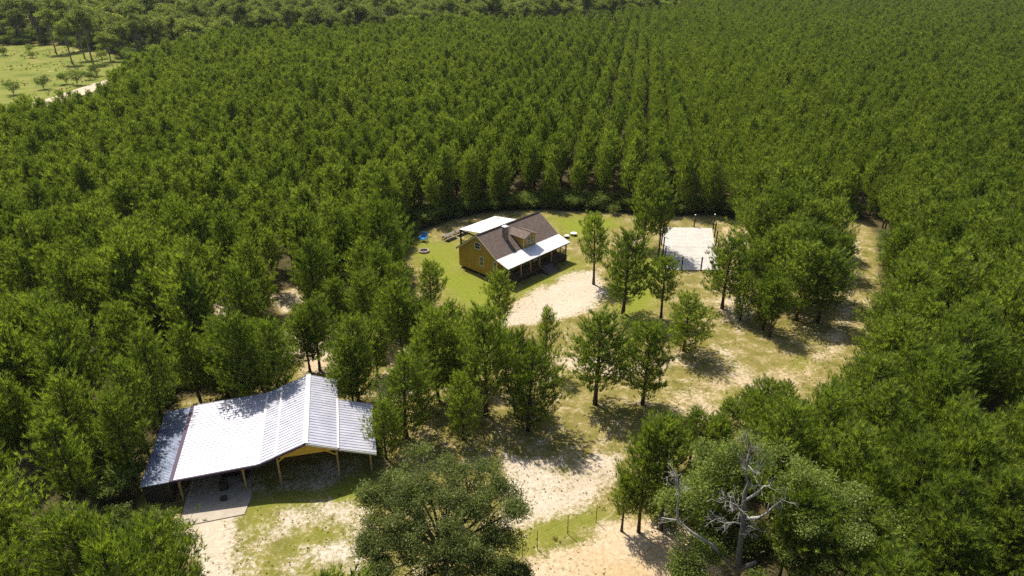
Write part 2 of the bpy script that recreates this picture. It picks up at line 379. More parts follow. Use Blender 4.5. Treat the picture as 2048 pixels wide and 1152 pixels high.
# ------------------------------------------------------------------ the yellow house
H_YAW = R(46.4)
H_ORG = Vector((-2.26, 92.14, 0))
def house():
    root = empty('house', H_ORG, H_YAW)
    tag(root, 'ochre yellow house with brown shingle roof, dormer and covered front porch', 'house')
    L, Wd, ze, zr, vr, zj = 13.6, 8.28, 3.35, 6.45, 4.1, 3.74
    x0, x1 = .25, L; zb = .45; tf = .1
    sl_f = (zr - zj) / vr; sl_b = (zr - ze) / (Wd - vr)
    def rf(v): return zr - (vr - v) * sl_f if v < vr else zr - (v - vr) * sl_b
    w = MB(); th = .14                     # walls as a closed gabled shell
    for x in (x0, x1 - th):
        pr = [(0, zb), (Wd, zb), (Wd, rf(Wd) - .12), (vr, zr - .16), (0, rf(0) - .12)]
        n = len(w.V); w.V += [(x, a, b) for a, b in pr] + [(x + th, a, b) for a, b in pr]
        w.F += [tuple(n + i for i in range(5)), tuple(n + 9 - i for i in range(5))]
        for i in range(5): j = (i + 1) % 5; w.F.append((n + i, n + j, n + 5 + j, n + 5 + i))
    w.box(x0 + th, x1 - th, 0, th, zb, rf(0) - .12); w.box(x0 + th, x1 - th, Wd - th, Wd, zb, rf(Wd) - .12)
    w.build('wall', M['siding'], root)
    MB().box(x0 + .02, x1 - .02, .02, Wd - .02, zb - .12, zb - .003).build('floor_frame', M['dark_wood'], root)
    for x in (.7, 3.9, 7.2, 10.4, 13.1):
        for y in (.4, 4.1, 7.8):
            MB().box(x - .2, x + .2, y - .2, y + .2, -.1, zb - .125).build('pier', M['stone'], root)
    # shingle roof: two slopes; local object coords of each slope follow the slope for the courses
    def slope(name, v0, v1, xa, xb):
        a = Vector((0, v1 - v0, rf(v1) - rf(v0))); ln = a.length; ang = math.atan2(a.z, a.y)
        o = MB().box(xa, xb, 0, ln, -.12, 0).build(name, M['shingle'], root); o.location = (0, v0, rf(v0)); o.rotation_euler = (ang, 0, 0)
        return o
    roof = slope('roof', -.02, vr, 0, L + .25); 
    o = slope('rear_roof_slope', Wd + .35, vr, 0, L + .25)
    MB().bar((0, vr, zr + .02), (L + .25, vr, zr + .02), .28, .07).build('ridge_cap', M['dark_wood'], root)
    b = MB()                               # barge boards
    for x in (-.03, L + .25):
        b = MB()
        b.hexa([(x, 0, rf(0) - .2), (x + .03, 0, rf(0) - .2), (x + .03, vr, zr - .2), (x, vr, zr - .2)], [(x, 0, rf(0) + .02), (x + .03, 0, rf(0) + .02), (x + .03, vr, zr + .02), (x, vr, zr + .02)])
        b.hexa([(x, vr, zr - .2), (x + .03, vr, zr - .2), (x + .03, Wd + .35, rf(Wd + .35) - .2), (x, Wd + .35, rf(Wd + .35) - .2)], [(x, vr, zr + .02), (x + .03, vr, zr + .02), (x + .03, Wd + .35, rf(Wd + .35) + .02), (x, Wd + .35, rf(Wd + .35) + .02)])
        b.build('barge_board', M['cream'], root)
    # porch
    pd, zp = 2.37, 3.02
    r = MB().slab([(-.02, -pd, zp), (L + .3, -pd, zp), (L + .3, .1, zj + .03), (-.02, .1, zj + .03)], .06)
    for i in range(35):
        x = .1 + i * .4; r.bar((x, -pd, zp + .015), (x, .05, zj + .035), .035, .03)
    r.build('porch_roof', M['roof_bright'], root)
    MB().box(0, L + .28, -pd + .03, -pd + .08, zp - .24, zp - .065).build('fascia', M['dark_wood'], root)
    MB().box(x0, L, -pd + .25, -.003, .66, .8).build('porch_floor', M['rail_wood'], root)
    MB().box(x0 + .05, L - .05, -pd + .3, -pd + .34, .0, .655).build('porch_skirt', M['dark_wood'], root)
    px = [.45, 3.1, 5.2, 7.2, 9.95, 12.0, 13.4]
    for i, x in enumerate(px):
        y = -pd + .4
        MB().box(x - .08, x + .08, y - .08, y + .08, .801, zp - .1).build('porch_post', M['dark_wood'] if i > 4 else M['post_wood'], root, .01)
    def rail(a, b):
        q = MB(); a = Vector(a); b = Vector(b); up = Vector((0, 0, 1))
        q.bar(a + up * .95, b + up * .95, .09, .05); q.bar(a + up * .12, b + up * .12, .05, .06)
        n = max(2, int((b - a).length / .16))
        for i in range(n + 1):
            c = a.lerp(b, i / n); q.bar(c + up * .12, c + up * .93, .035)
        q.build('railing', M['rail_wood'], root)
    for i in range(6):
        if i == 3: continue
        rail((px[i] + .09, -pd + .4, .8), (px[i + 1] - .09, -pd + .4, .8))
    rail((.45, -pd + .5, .8), (.45, -.1, .8)); rail((13.4, -pd + .5, .8), (13.4, -.1, .8))
    st = empty('steps', (0, 0, 0)); st.parent = root
    for i in range(5):
        z = .66 - i * .14; y = -pd + .25 - i * .3
        MB().box(7.35, 9.8, y - .3, y - .003, z - .06, z).build('tread', M['grey_wood'], st)
    q = MB()
    for x in (7.4, 8.55, 9.72): q.hexa([(x, -pd + .2, .0), (x + .05, -pd + .2, .0), (x + .05, -pd - 1.2, -.02), (x, -pd - 1.2, -.02)], [(x, -pd + .2, .59), (x + .05, -pd + .2, .59), (x + .05, -pd - 1.2, .03), (x, -pd - 1.2, .03)])
    q.build('stringer', M['dark_wood'], st)
    for x in (7.3, 9.85):
        q = MB().bar((x, -pd + .35, 1.75), (x, -pd - 1.25, 1.0), .08, .06).bar((x, -pd - 1.2, 0), (x, -pd - 1.2, 1.02), .09)
        for k in range(7):
            y = -pd + .2 - k * .2; q.bar((x, y, .5 - k * .09), (x, y, 1.68 - k * .094), .03)
        q.build('stair_rail', M['rail_wood'], st)
    # windows in a wall plane: axis 'x' = on gable wall (faces -x), 'y' = on front wall (faces -y)
    def window(parent, axis, pos, a, z, wd, ht, n=1, hor=True, glass='glass', fr='white'):
        wn = MB(); t = .07
        def bx(q, a0, a1, z0, z1, d0, d1):
            if axis == 'x': q.box(pos - d1, pos - d0, a0, a1, z0, z1)
            else: q.box(a0, a1, pos - d1, pos - d0, z0, z1)
        bx(wn, a - wd / 2 - t, a + wd / 2 + t, z + ht / 2, z + ht / 2 + t, .003, .05); bx(wn, a - wd / 2 - t, a + wd / 2 + t, z - ht / 2 - t, z - ht / 2, .003, .06)
        bx(wn, a - wd / 2 - t, a - wd / 2, z - ht / 2, z + ht / 2, .003, .05); bx(wn, a + wd / 2, a + wd / 2 + t, z - ht / 2, z + ht / 2, .003, .05)
        if hor: bx(wn, a - wd / 2, a + wd / 2, z - .03, z + .03, .003, .045)
        for i in range(1, n): c = a - wd / 2 + wd * i / n; bx(wn, c - .05, c + .05, z - ht / 2, z + ht / 2, .003, .048)
        w_ = wn.build('window', M[fr], parent)
        g = MB(); bx(g, a - wd / 2, a + wd / 2, z - ht / 2, z + ht / 2, .002, .02); g.build('pane', M[glass], w_)
    for args in WINS: window(root, 'x', x0, *args)
    for a, wd in ((2.2, .9), (5.1, .9), (11.6, 1.3)): window(root, 'y', 0, a, 2.1, wd, 1.3, 1)
    d = MB().box(8.0, 8.95, -.05, -.003, .82, 2.9).build('door', M['white'], root)
    MB().box(8.85, 8.9, -.1, -.051, 1.75, 1.85).build('handle', M['black'], d)
    window(root, 'y', 0, 6.9, 1.95, .8, 1.5, 1, True, 'glass_sky')
    # dormer
    do = empty('dormer', (0, 0, 0)); do.parent = root
    c, hw, zd, zt = 7.07, 1.33, 5.55, 6.12
    vb = lambda z: (z - zj) / sl_f
    q = MB(); q.face([(c - hw, -.02, zj + .0), (c + hw, -.02, zj), (c + hw, -.02, zd), (c, -.02, zt - .1), (c - hw, -.02, zd)])
    for s in (-1, 1):
        q.face([(c + s * hw, -.02, zj), (c + s * hw, -.02, zd), (c + s * hw, vb(zd) + .1, zd)])
    q.build('dormer_wall', M['siding'], do)
    ov = .28; dz = (zt - zd) / hw * ov; q = MB()
    for s in (-1, 1):
        ez = zd - dz + .06
        q.slab([(c, -.42, zt), (c + s * (hw + ov), -.42, ez), (c + s * (hw + ov), vb(ez), ez), (c, vb(zt) + .05, zt)][::-s], .1)
    q.build('dormer_roof', M['shingle'], do)
    MB().bar((c, -.42, zt + .02), (c, vb(zt), zt + .02), .18, .05).build('ridge_cap', M['rail_wood'], do)
    window(do, 'y', -.02, c + .1, 4.75, 1.35, 1.2, 2, True, 'glass_sky', 'cream')
    for s in (-1, 1): MB().box(c + s * hw - .06, c + s * hw + .06, -.05, -.021, zj + .05, zd).build('corner_trim', M['cream'], do)
    # chimney
    ch = MB().box(3.93, 4.6, 2.0, 2.65, 4.6, 6.95)
    ch = ch.build('chimney', M['tin'], root)
    cp = MB()
    for x in (4.0, 4.53):
        for y in (2.07, 2.58): cp.bar((x, y, 6.95), (x, y, 7.15), .04)
    cp.hexa([(3.85, 1.92, 7.15), (4.68, 1.92, 7.15), (4.68, 2.73, 7.15), (3.85, 2.73, 7.15)], [(4.15, 2.2, 7.3), (4.4, 2.2, 7.3), (4.4, 2.45, 7.3), (4.15, 2.45, 7.3)])
    cp.build('chimney_cap', M['white'], ch)
    MB().tube([(11.6, 4.9, 5.6), (11.6, 4.9, 6.1)], [.06, .06], 8).build('vent_pipe', M['white'], root)
    # rear patio roof
    rr = MB().slab([(5.45, 13.95, 3.15), (5.45, 7.25, 4.13), (13.75, 7.25, 4.13), (13.75, 13.95, 3.15)], .06)
    for i in range(20): x = 5.6 + i * .42; rr.bar((x, 13.95, 3.165), (x, 7.25, 4.145), .035, .03)
    rr.build('patio_roof', M['roof_bright'], root)
    MB().tube([(12.6, 11.9, 3.4), (12.6, 11.9, 3.75)], [.07, .07], 8).build('vent_pipe', M['black'], root)
    MB().box(5.5, 5.58, 8.3, 13.9, 2.85, 3.08).box(5.5, 13.7, 13.8, 13.88, 2.88, 3.07).build('patio_beam', M['dark_wood'], root)
    for x, y in ((5.6, 13.7), (9.6, 13.7), (13.6, 13.7), (5.6, 10.6)):
        MB().box(x - .1, x + .1, y - .1, y + .1, -.05, 2.9).build('patio_post', M['dark_wood'], root)
    MB().box(5.3, 13.8, 8.3, 13.9, -.1, .45).build('patio_deck', M['dark_wood'], root)
    rail((5.6, 8.5, .45), (5.6, 10.5, .45)); rail((5.6, 10.7, .45), (5.6, 13.6, .45))
    return root
def on_gable(px, py):                      # photo pixel -> (y, z) on the gable wall plane
    lo = None; c, s = math.cos(H_YAW), math.sin(H_YAW); u = np.array([c, s, 0]); v = np.array([-s, c, 0])
    d = (px - 1024) / FPX * RT + FWD - (py - 576) / FPX * UPV; o = np.array([0, 0, CAM_H]) - np.array(H_ORG)
    t = (.25 - o @ u) / (d @ u); p = o + d * t; return p @ v, p[2]
WINS = []
for (xa, ya, xb, yb) in ((948.9, 484.5, 961, 498.6), (959.8, 512.4, 967.8, 533), (986.5, 523.4, 993.8, 543.3)):
    (a, z) = on_gable((xa + xb) / 2, (ya + yb) / 2); (a0, _) = on_gable(xa, (ya + yb) / 2); (a1, _) = on_gable(xb, (ya + yb) / 2)
    WINS.append((a, z, max(.55, abs(a1 - a0) - .2), {0: .85, 1: 1.35, 2: 1.35}[len(WINS)]))
print('WINS', WINS)
house()

# ------------------------------------------------------------------ the open barn and the old shed
B_YAW = .23; B_ORG = (-21.21, 49.78, 0)
def ribbed(q, u0, z0, u1, z1, v0, v1, step=.41, h=.05, w=.075):
    q.slab([(u0, v0, z0), (u1, v0, z1), (u1, v1, z1), (u0, v1, z0)], .05)
    n = int((v1 - v0) / step)
    for i in range(n + 1):
        v = v0 + .06 + i * (v1 - v0 - .12) / n
        q.hexa([(u0, v - w / 2, z0), (u1, v - w / 2, z1), (u1, v + w / 2, z1), (u0, v + w / 2, z0)],
               [(u0, v - w / 3, z0 + h), (u1, v - w / 3, z1 + h), (u1, v + w / 3, z1 + h), (u0, v + w / 3, z0 + h)])
def barn():
    root = empty('open_barn', B_ORG, B_YAW)
    tag(root, 'open barn on tan posts with wide white ribbed metal roof and yellow gable', 'barn')
    vf, D = .5, 10.85
    q = MB(); ribbed(q, -8.75, 2.72, -1.56, 3.12, -vf, D); q.build('lean_to_roof', M['roof_white'], root)
    q = MB(); ribbed(q, -1.62, 3.10, -.06, 3.66, -vf + .02, D + .01); q.build('valley_roof', M['roof_white'], root)
    q = MB(); ribbed(q, -.08, 3.70, 2.67, 4.72, -vf, D); ribbed(q, 2.67, 4.72, 5.46, 3.66, -vf, D); q.build('main_roof', M['roof_white'], root)
    q = MB(); ribbed(q, 5.40, 3.62, 8.78, 2.45, -vf + .02, 7.35); q.build('side_roof', M['roof_white'], root)
    MB().hexa([(2.45, -vf - .03, 4.70), (2.67, -vf - .03, 4.79), (2.67, D + .03, 4.79), (2.45, D + .03, 4.70)], [(2.45, -vf - .03, 4.74), (2.67, -vf - .03, 4.83), (2.67, D + .03, 4.83), (2.45, D + .03, 4.74)]) \
        .hexa([(2.67, -vf - .03, 4.79), (2.9, -vf - .03, 4.69), (2.9, D + .03, 4.69), (2.67, D + .03, 4.79)], [(2.67, -vf - .03, 4.83), (2.9, -vf - .03, 4.73), (2.9, D + .03, 4.73), (2.67, D + .03, 4.83)]).build('ridge_cap', M['white'], root)
    q = MB()
    for u, z, w in ((-1.58, 3.19, .12), (-.05, 3.77, .09), (5.45, 3.72, .08)): q.box(u - w, u + w, -vf - .01, D - .0 if u < 5 else 7.3, z - .02, z + .015)
    q.build('flashing', M['white'], root)
    f = MB(); f.box(-9.12, -8.76, -vf - .02, D, 2.5, 2.7)
    def edge(u0, z0, u1, z1, v): f.hexa([(u0, v - .04, z0 - .22), (u1, v - .04, z1 - .22), (u1, v, z1 - .22), (u0, v, z0 - .22)], [(u0, v - .04, z0 - .02), (u1, v - .04, z1 - .02), (u1, v, z1 - .02), (u0, v, z0 - .02)])
    for v in (-vf - .005, D + .05):
        edge(-8.76, 2.72, -1.58, 3.12, v); edge(-1.57, 3.12, -.07, 3.66, v); edge(-.06, 3.7, 2.66, 4.72, v)
    f.build('fascia', M['fascia'], root)
    f = MB(); edge(2.68, 4.72, 5.44, 3.68, -vf - .005); edge(5.46, 3.62, 8.76, 2.45, -vf - .005); f.build('light_fascia', M['white'], root)
    g = MB(); n = 0
    g.hexa([(0.0, -.30, 3.35), (5.3, -.30, 3.35), (5.3, -.22, 3.35), (0.0, -.22, 3.35)], [(0.0, -.30, 3.62), (5.3, -.30, 3.62), (5.3, -.22, 3.62), (0.0, -.22, 3.62)])
    n = len(g.V); g.V += [(0.1, -.29, 3.62), (5.3, -.29, 3.62), (2.67, -.29, 4.6), (0.1, -.23, 3.62), (5.3, -.23, 3.62), (2.67, -.23, 4.6)]
    g.F += [(n, n + 1, n + 2), (n + 5, n + 4, n + 3), (n, n + 3, n + 4, n + 1), (n + 1, n + 4, n + 5, n + 2), (n + 2, n + 5, n + 3, n)]
    g.build('gable_panel', M['yellow_trim'], root)
    def post(u, v, zt, w=.17, m='post_wood'):
        return MB().box(u - w / 2, u + w / 2, v - w / 2, v + w / 2, -.1, zt).build('post', M[m], root, .012)
    post(-8.5, 0, 2.6); post(-3.08, 0, 2.9); post(0, -.1, 3.34); post(5.22, -.1, 3.34); post(8.17, .1, 2.5)
    for v in (3.6, 7.2, 10.5):
        for u, z in ((-8.5, 2.6), (-3.08, 2.9), (0, 3.45), (5.22, 3.5)): post(u, v, z)
        if v < 7.3: post(8.17, v, 2.5)
    for a, b in (((-8.5, -.0, 2.0), (-7.9, -.0, 2.6)), ((-3.08, 0, 2.3), (-2.3, 0, 2.95)), ((-3.08, 0, 2.3), (-3.7, 0, 2.85)), ((0, -.1, 2.75), (.7, -.1, 3.34)), ((5.22, -.1, 2.65), (4.2, -.1, 3.34))):
        MB().bar(a, b, .09, .12).build('brace', M['yellow_trim'], root)
    bm_ = MB()
    for v in (0, 3.6, 7.2, 10.5):
        bm_.bar((-8.6, v, 2.58), (-1.6, v, 2.97), .06, .16).bar((-1.6, v, 2.97), (0, v, 3.5), .06, .16)
        bm_.bar((5.3, v, 3.5), (8.6, v, 2.4), .06, .16) if v < 7.3 else None
    for u, z in ((-8.3, 2.6), (-6, 2.75), (-3.6, 2.88), (-1.2, 3.1), (1.2, 4.0), (4.2, 3.95)): bm_.bar((u, -.3, z), (u, D - .1, z), .05, .09)
    bm_.build('rafter', M['post_wood'], root)
    return root
barn()
# concrete pad under the lean-to
c, s = math.cos(B_YAW), math.sin(B_YAW)
def bl(u, v, z): return (B_ORG[0] + u * c - v * s, B_ORG[1] + u * s + v * c, z)
f = MB().slab([bl(-8.3, -3.4, .05), bl(-3.0, -3.1, .05), bl(-2.6, -1.0, .05), bl(-2.9, 2, .05), bl(-2.9, 10.2, .05), bl(-8.3, 10.2, .05)], .15)
tag(f.build('concrete_pad', M['pad']), kind='structure')

def shed():
    root = empty('shed', bl(-11.5, 0, 0), B_YAW)
    tag(root, 'low dark board shed with patchy old blue grey metal roof beside the barn', 'shed')
    q = MB(); q.box(0, 2.2, 0, .08, 0, 2.25); q.box(0, .08, .08, 10.9, 0, 2.25); q.box(2.12, 2.2, .08, 10.9, 0, 2.25); q.box(.08, 2.12, 10.82, 10.9, 0, 2.25)
    q.build('wall', M['plank'], root)
    b = MB()
    for i in range(8): b.box(.0 + i * .28, .03 + i * .28, -.03, -.003, 0, 2.25)
    b.box(2.0, 2.18, -.05, -.003, 0, 2.25)
    b.build('batten', M['rail_wood'], root)
    r = MB(); ribbed(r, -.1, 2.3, 2.42, 2.42, -.25, 11.1, .22, .035, .06); r.build('roof', M['roof_old'], root)
    return root
shed()

# clutter under the barn
def workbench():
    o = empty('workbench', bl(-4.4, 2.2, 0.05), B_YAW); tag(o, 'long dark grey bench in the shade under the barn roof', 'workbench')
    MB().box(-1.1, 1.5, -.35, .35, .8, .86).build('bench_top', M['grey_wood'], o)
    for x in (-1.0, 1.4):
        for y in (-.28, .28): MB().box(x - .05, x + .05, y - .05, y + .05, 0, .8).build('leg', M['black'], o)
    MB().box(-1.0, 1.4, -.3, .3, .25, .29).build('shelf', M['black'], o)
workbench()
def cabinet(u, v, w, d, h, label):
    o = empty('tool_chest', bl(u, v, .05), B_YAW); tag(o, label, 'chest')
    MB().box(-w, w, -d, d, .06, h).build('body', M['black'], o, .02)
    MB().box(-w - .02, w + .02, -d - .02, d + .02, h + .001, h + .06).build('lid', M['rail_wood'], o, .015)
    for i in range(2): MB().box(-w * .8, w * .8, -d - .02, -d - .002, h * (.25 + .33 * i), h * (.5 + .33 * i)).build('drawer', M['rail_wood'], o)
cabinet(-5.1, .6, .34, .3, .75, 'squat black chest standing on the concrete under the lean-to')
cabinet(-4.95, -.85, .26, .2, .28, 'small low black box on the concrete nearest the front of the barn')
cabinet(-3.45, 1.5, .25, .3, .95, 'tall dark chest just behind the second barn post')

# ------------------------------------------------------------------ court
def court():
    A, B, C_, D_ = (at(1320, 455), at(1424, 457), at(1436, 541.5), at(1333, 540))
    o = MB().slab([(p[0], p[1], .09) for p in (D_, C_, B, A)], .2).build('sports_court', M['court'])
    tag(o, 'pale concrete sports court slab right of the house with faint lines', 'court')
    A, B, C_, D_ = [Vector((p[0], p[1], .094)) for p in (A, B, C_, D_)]
    def P(s, t): return (D_.lerp(C_, s)).lerp(A.lerp(B, s), t)
    def strip(q, a, b, w):
        d = (b - a).normalized(); n = Vector((-d.y, d.x, 0)) * w / 2; q.face([a - n, b - n, b + n, a + n])
    q = MB()
    for a, b in (((.16, .14), (.84, .14)), ((.16, .86), (.84, .86)), ((.16, .38), (.84, .38)), ((.16, .62), (.84, .62)), ((.5, .14), (.5, .38)), ((.5, .62), (.5, .86)), ((.16, .14), (.16, .86)), ((.84, .14), (.84, .86))):
        strip(q, P(*a), P(*b), .07)
    q.build('court_line', M['line'], o)
    q = MB(); strip(q, P(0, .505), P(1, .505), .05); strip(q, P(0, .25), P(1, .25), .015); strip(q, P(0, .75), P(1, .75), .015)
    q.V = [(x, y, z + .004) for x, y, z in q.V]; q.build('slab_joint', M['joint'], o)
    def pole(p, h, label, lamp=False):
        r = empty('court_pole', (p[0], p[1], 0)); tag(r, label, 'pole', 'poles round the sports court')
        MB().box(-.09, .09, -.09, .09, -.1, h).build('shaft', M['dark_wood'], r, .012)
        MB().box(-.11, .11, -.11, .11, h + .001, h + .06).build('cap', M['white'] if lamp else M['grey_wood'], r)
    for x, y, t, lb in ((1363, 540.5, 513, 'dark wooden pole at the near edge of the court, left one of two'), (1401.5, 541.5, 515, 'dark wooden pole at the near edge of the court, right one of two')):
        pole(at(x, y), rise(x, y, t), lb)
    pole(at(1388, 453.5), 2.2, 'single dark pole at the middle of the far court edge', True)
    A, B, C_, D_ = [Vector((p.x, p.y, 0)) for p in (A, B, C_, D_)]
    ords = ['nearest', 'second', 'third', 'fourth', 'farthest']
    for i, t in enumerate((.12, .34, .56, .78, 1.0)):
        pole(D_.lerp(A, t) + Vector((-.2, 0, 0)), 2.9, 'dark pole along the left side of the court, %s from the house drive' % ords[i], i == 0)
        pole(C_.lerp(B, t) + Vector((.2, 0, 0)), 2.6, 'dark pole along the right side of the court, %s from the drive' % ords[i], i > 3)
court()

# ------------------------------------------------------------------ yard things
def chair():
    p = at(846.5, 482); o = empty('patio_chair', (p[0], p[1], 0), R(-20)); tag(o, 'bright blue slatted chair on the shaded lawn beside the fire ring', 'chair')
    q = MB()
    for i in range(6): q.box(-.5 + i * .17, -.36 + i * .17, -.42, .4, .45, .49)
    q.build('seat', M['blue'], o)
    q = MB()
    for i in range(6): x = -.5 + i * .17; q.hexa([(x, .4, .45), (x + .14, .4, .45), (x + .14, .44, .45), (x, .44, .45)], [(x * 1.05, .72, 1.35), (x * 1.05 + .14, .72, 1.35), (x * 1.05 + .14, .76, 1.35), (x * 1.05, .76, 1.35)])
    q.build('backrest', M['blue'], o)
    for s in (-1, 1):
        MB().box(s * .58 - .08, s * .58 + .08, -.5, .5, .68, .72).build('armrest', M['blue'], o)
        MB().box(s * .58 - .04, s * .58 + .04, -.45, -.36, 0, .68).build('leg', M['blue'], o)
        MB().box(s * .58 - .04, s * .58 + .04, .36, .45, 0, .68).build('leg', M['blue'], o)
chair()
def ring():
    p = at(848, 503); o = empty('fire_ring', (p[0], p[1], 0)); tag(o, 'round stone fire ring with dark ash on the lawn left of the house', 'fire ring')
    q = MB()
    for i in range(16):
        a = 2 * math.pi * i / 16; r0, r1 = .62, .9; da = .36
        P = lambda r, b, z: (r * math.cos(b), r * math.sin(b), z)
        q.hexa([P(r0, a, 0), P(r1, a, 0), P(r1, a + da, 0), P(r0, a + da, 0)], [P(r0, a, .26), P(r1, a, .24), P(r1, a + da, .26), P(r0, a + da, .25)])
    q.build('stone_ring', M['stone'], o, .03)
    MB().tube([(0, 0, 0), (0, 0, .06)], [.63, .63], 20).build('ash_bed', M['ash'], o)
ring()
def picnic(p, rz, label, ln=2.5):
    o = empty('picnic_table', (p[0], p[1], 0), rz); tag(o, label, 'picnic table', 'picnic tables end to end behind the house')
    q = MB()
    for i in range(5): q.box(-ln / 2, ln / 2, -.4 + i * .165, -.26 + i * .165, .74, .78)
    q.build('tabletop', M['grey_wood'], o)
    for s in (-1, 1):
        q = MB().box(-ln / 2, ln / 2, s * .72 - .15, s * .72 - .01, .42, .46).box(-ln / 2, ln / 2, s * .72 + .01, s * .72 + .15, .42, .46); q.build('bench_seat', M['grey_wood'], o)
        x = s * (ln / 2 - .3)
        MB().bar((x, -.75, 0), (x, -.2, .74), .09).bar((x, .75, 0), (x, .2, .74), .09).bar((x, -.8, .38), (x, .8, .38), .09).build('leg_frame', M['black'], o)
pa, pb = at(898, 477), at(922, 467); d_ = math.atan2(pb[1] - pa[1], pb[0] - pa[0])
picnic(pa, d_, 'grey plank picnic table on the shaded lawn, the one farther from the house')
picnic(pb, d_, 'grey plank picnic table on the shaded lawn, the one nearer the patio')
for (x, y, r, lb) in ((1133.5, 475, .42, 'smaller round white lid on a low riser in the lawn beyond the porch'), (1147.3, 470, .55, 'larger round white lid on a low riser in the lawn beyond the porch')):
    p = at(x, y); o = empty('tank_lid', (p[0], p[1], 0)); tag(o, lb, 'lid', 'white round lids behind the house')
    MB().tube([(0, 0, -.05), (0, 0, .3)], [r * .85] * 2, 20).build('riser', M['black'], o)
    MB().tube([(0, 0, .3), (0, 0, .38), (0, 0, .42)], [r, r, r * .7], 20).build('lid', M['white'], o)
def grill():
    p = at(813, 566); o = empty('barrel_grill', (p[0], p[1], 0), R(30)); tag(o, 'black barrel grill under the pines left of the lawn', 'grill')
    MB().tube([(-.55, 0, .85), (-.5, 0, .85), (.5, 0, .85), (.55, 0, .85)], [.2, .3, .3, .2], 14).build('barrel', M['black'], o)
    MB().bar((-.3, -.36, .9), (.3, -.36, .9), .04).build('handle', M['white'], o)
    for x in (-.42, .42):
        MB().bar((x, -.25, 0), (x, -.1, .65), .05).bar((x, .25, 0), (x, .1, .65), .05).build('leg', M['black'], o)
    MB().tube([(.4, 0, 1.1), (.4, 0, 1.7)], [.06, .06], 8).build('flue', M['black'], o)
grill()
# wire fence at the lower middle
fp = [at(1045, 1112), at(1074.3, 1097), at(1135, 1067), at(1192, 1044), at(1236, 1024)]
fence = empty('wire_fence', (fp[1][0], fp[1][1], 0)); tag(fence, 'thin wire fence on slim metal posts between the sand and the scrub', 'fence')
lf = [Vector((p[0] - fp[1][0], p[1] - fp[1][1], 0)) for p in fp]
for i, p in enumerate(lf):
    h = (1.7, 2.0, 2.05, 1.9, 1.7)[i]
    MB().tube([p + Vector((0, 0, -.1)), p + Vector((0, 0, h))], [.035, .03], 6).build('fence_post', M['metal_post'], fence)
q = MB()
for a, b in zip(lf[:-1], lf[1:]):
    for z in (.4, .8, 1.2, 1.55): q.tube([a + Vector((0, 0, z)), a.lerp(b, .5) + Vector((0, 0, z - .03)), b + Vector((0, 0, z))], [.006] * 3, 4)
q.build('fence_wire', M['wire'], fence)

# ------------------------------------------------------------------ trees
def unit(v): return v / np.maximum(np.linalg.norm(v, axis=-1, keepdims=True), 1e-9)
def blades(P, A, n, L, wd, rg, spread=(20, 60), back=.2):
    """needle tufts: n narrow triangles round every axis A at P"""
    k = len(P); Pn = np.repeat(P, n, 0); An = np.repeat(A, n, 0); N = k * n
    rnd = unit(rg.normal(size=(N, 3))); perp = unit(np.cross(An, rnd))
    ph = np.radians(rg.uniform(spread[0], spread[1], N))[:, None]
    d = An * np.cos(ph) + perp * np.sin(ph)
    base = Pn - An * rg.uniform(0, back, N)[:, None]
    ln = (L * rg.uniform(.75, 1.2, N))[:, None]; side = unit(np.cross(d, unit(rg.normal(size=(N, 3))))) * wd / 2
    V = np.stack([base - side, base + side, base + d * ln], 1).reshape(-1, 3)
    F = np.arange(N * 3).reshape(-1, 3); t = np.repeat(np.repeat(rg.uniform(0, 1, k), n), 3)
    return V, F, t
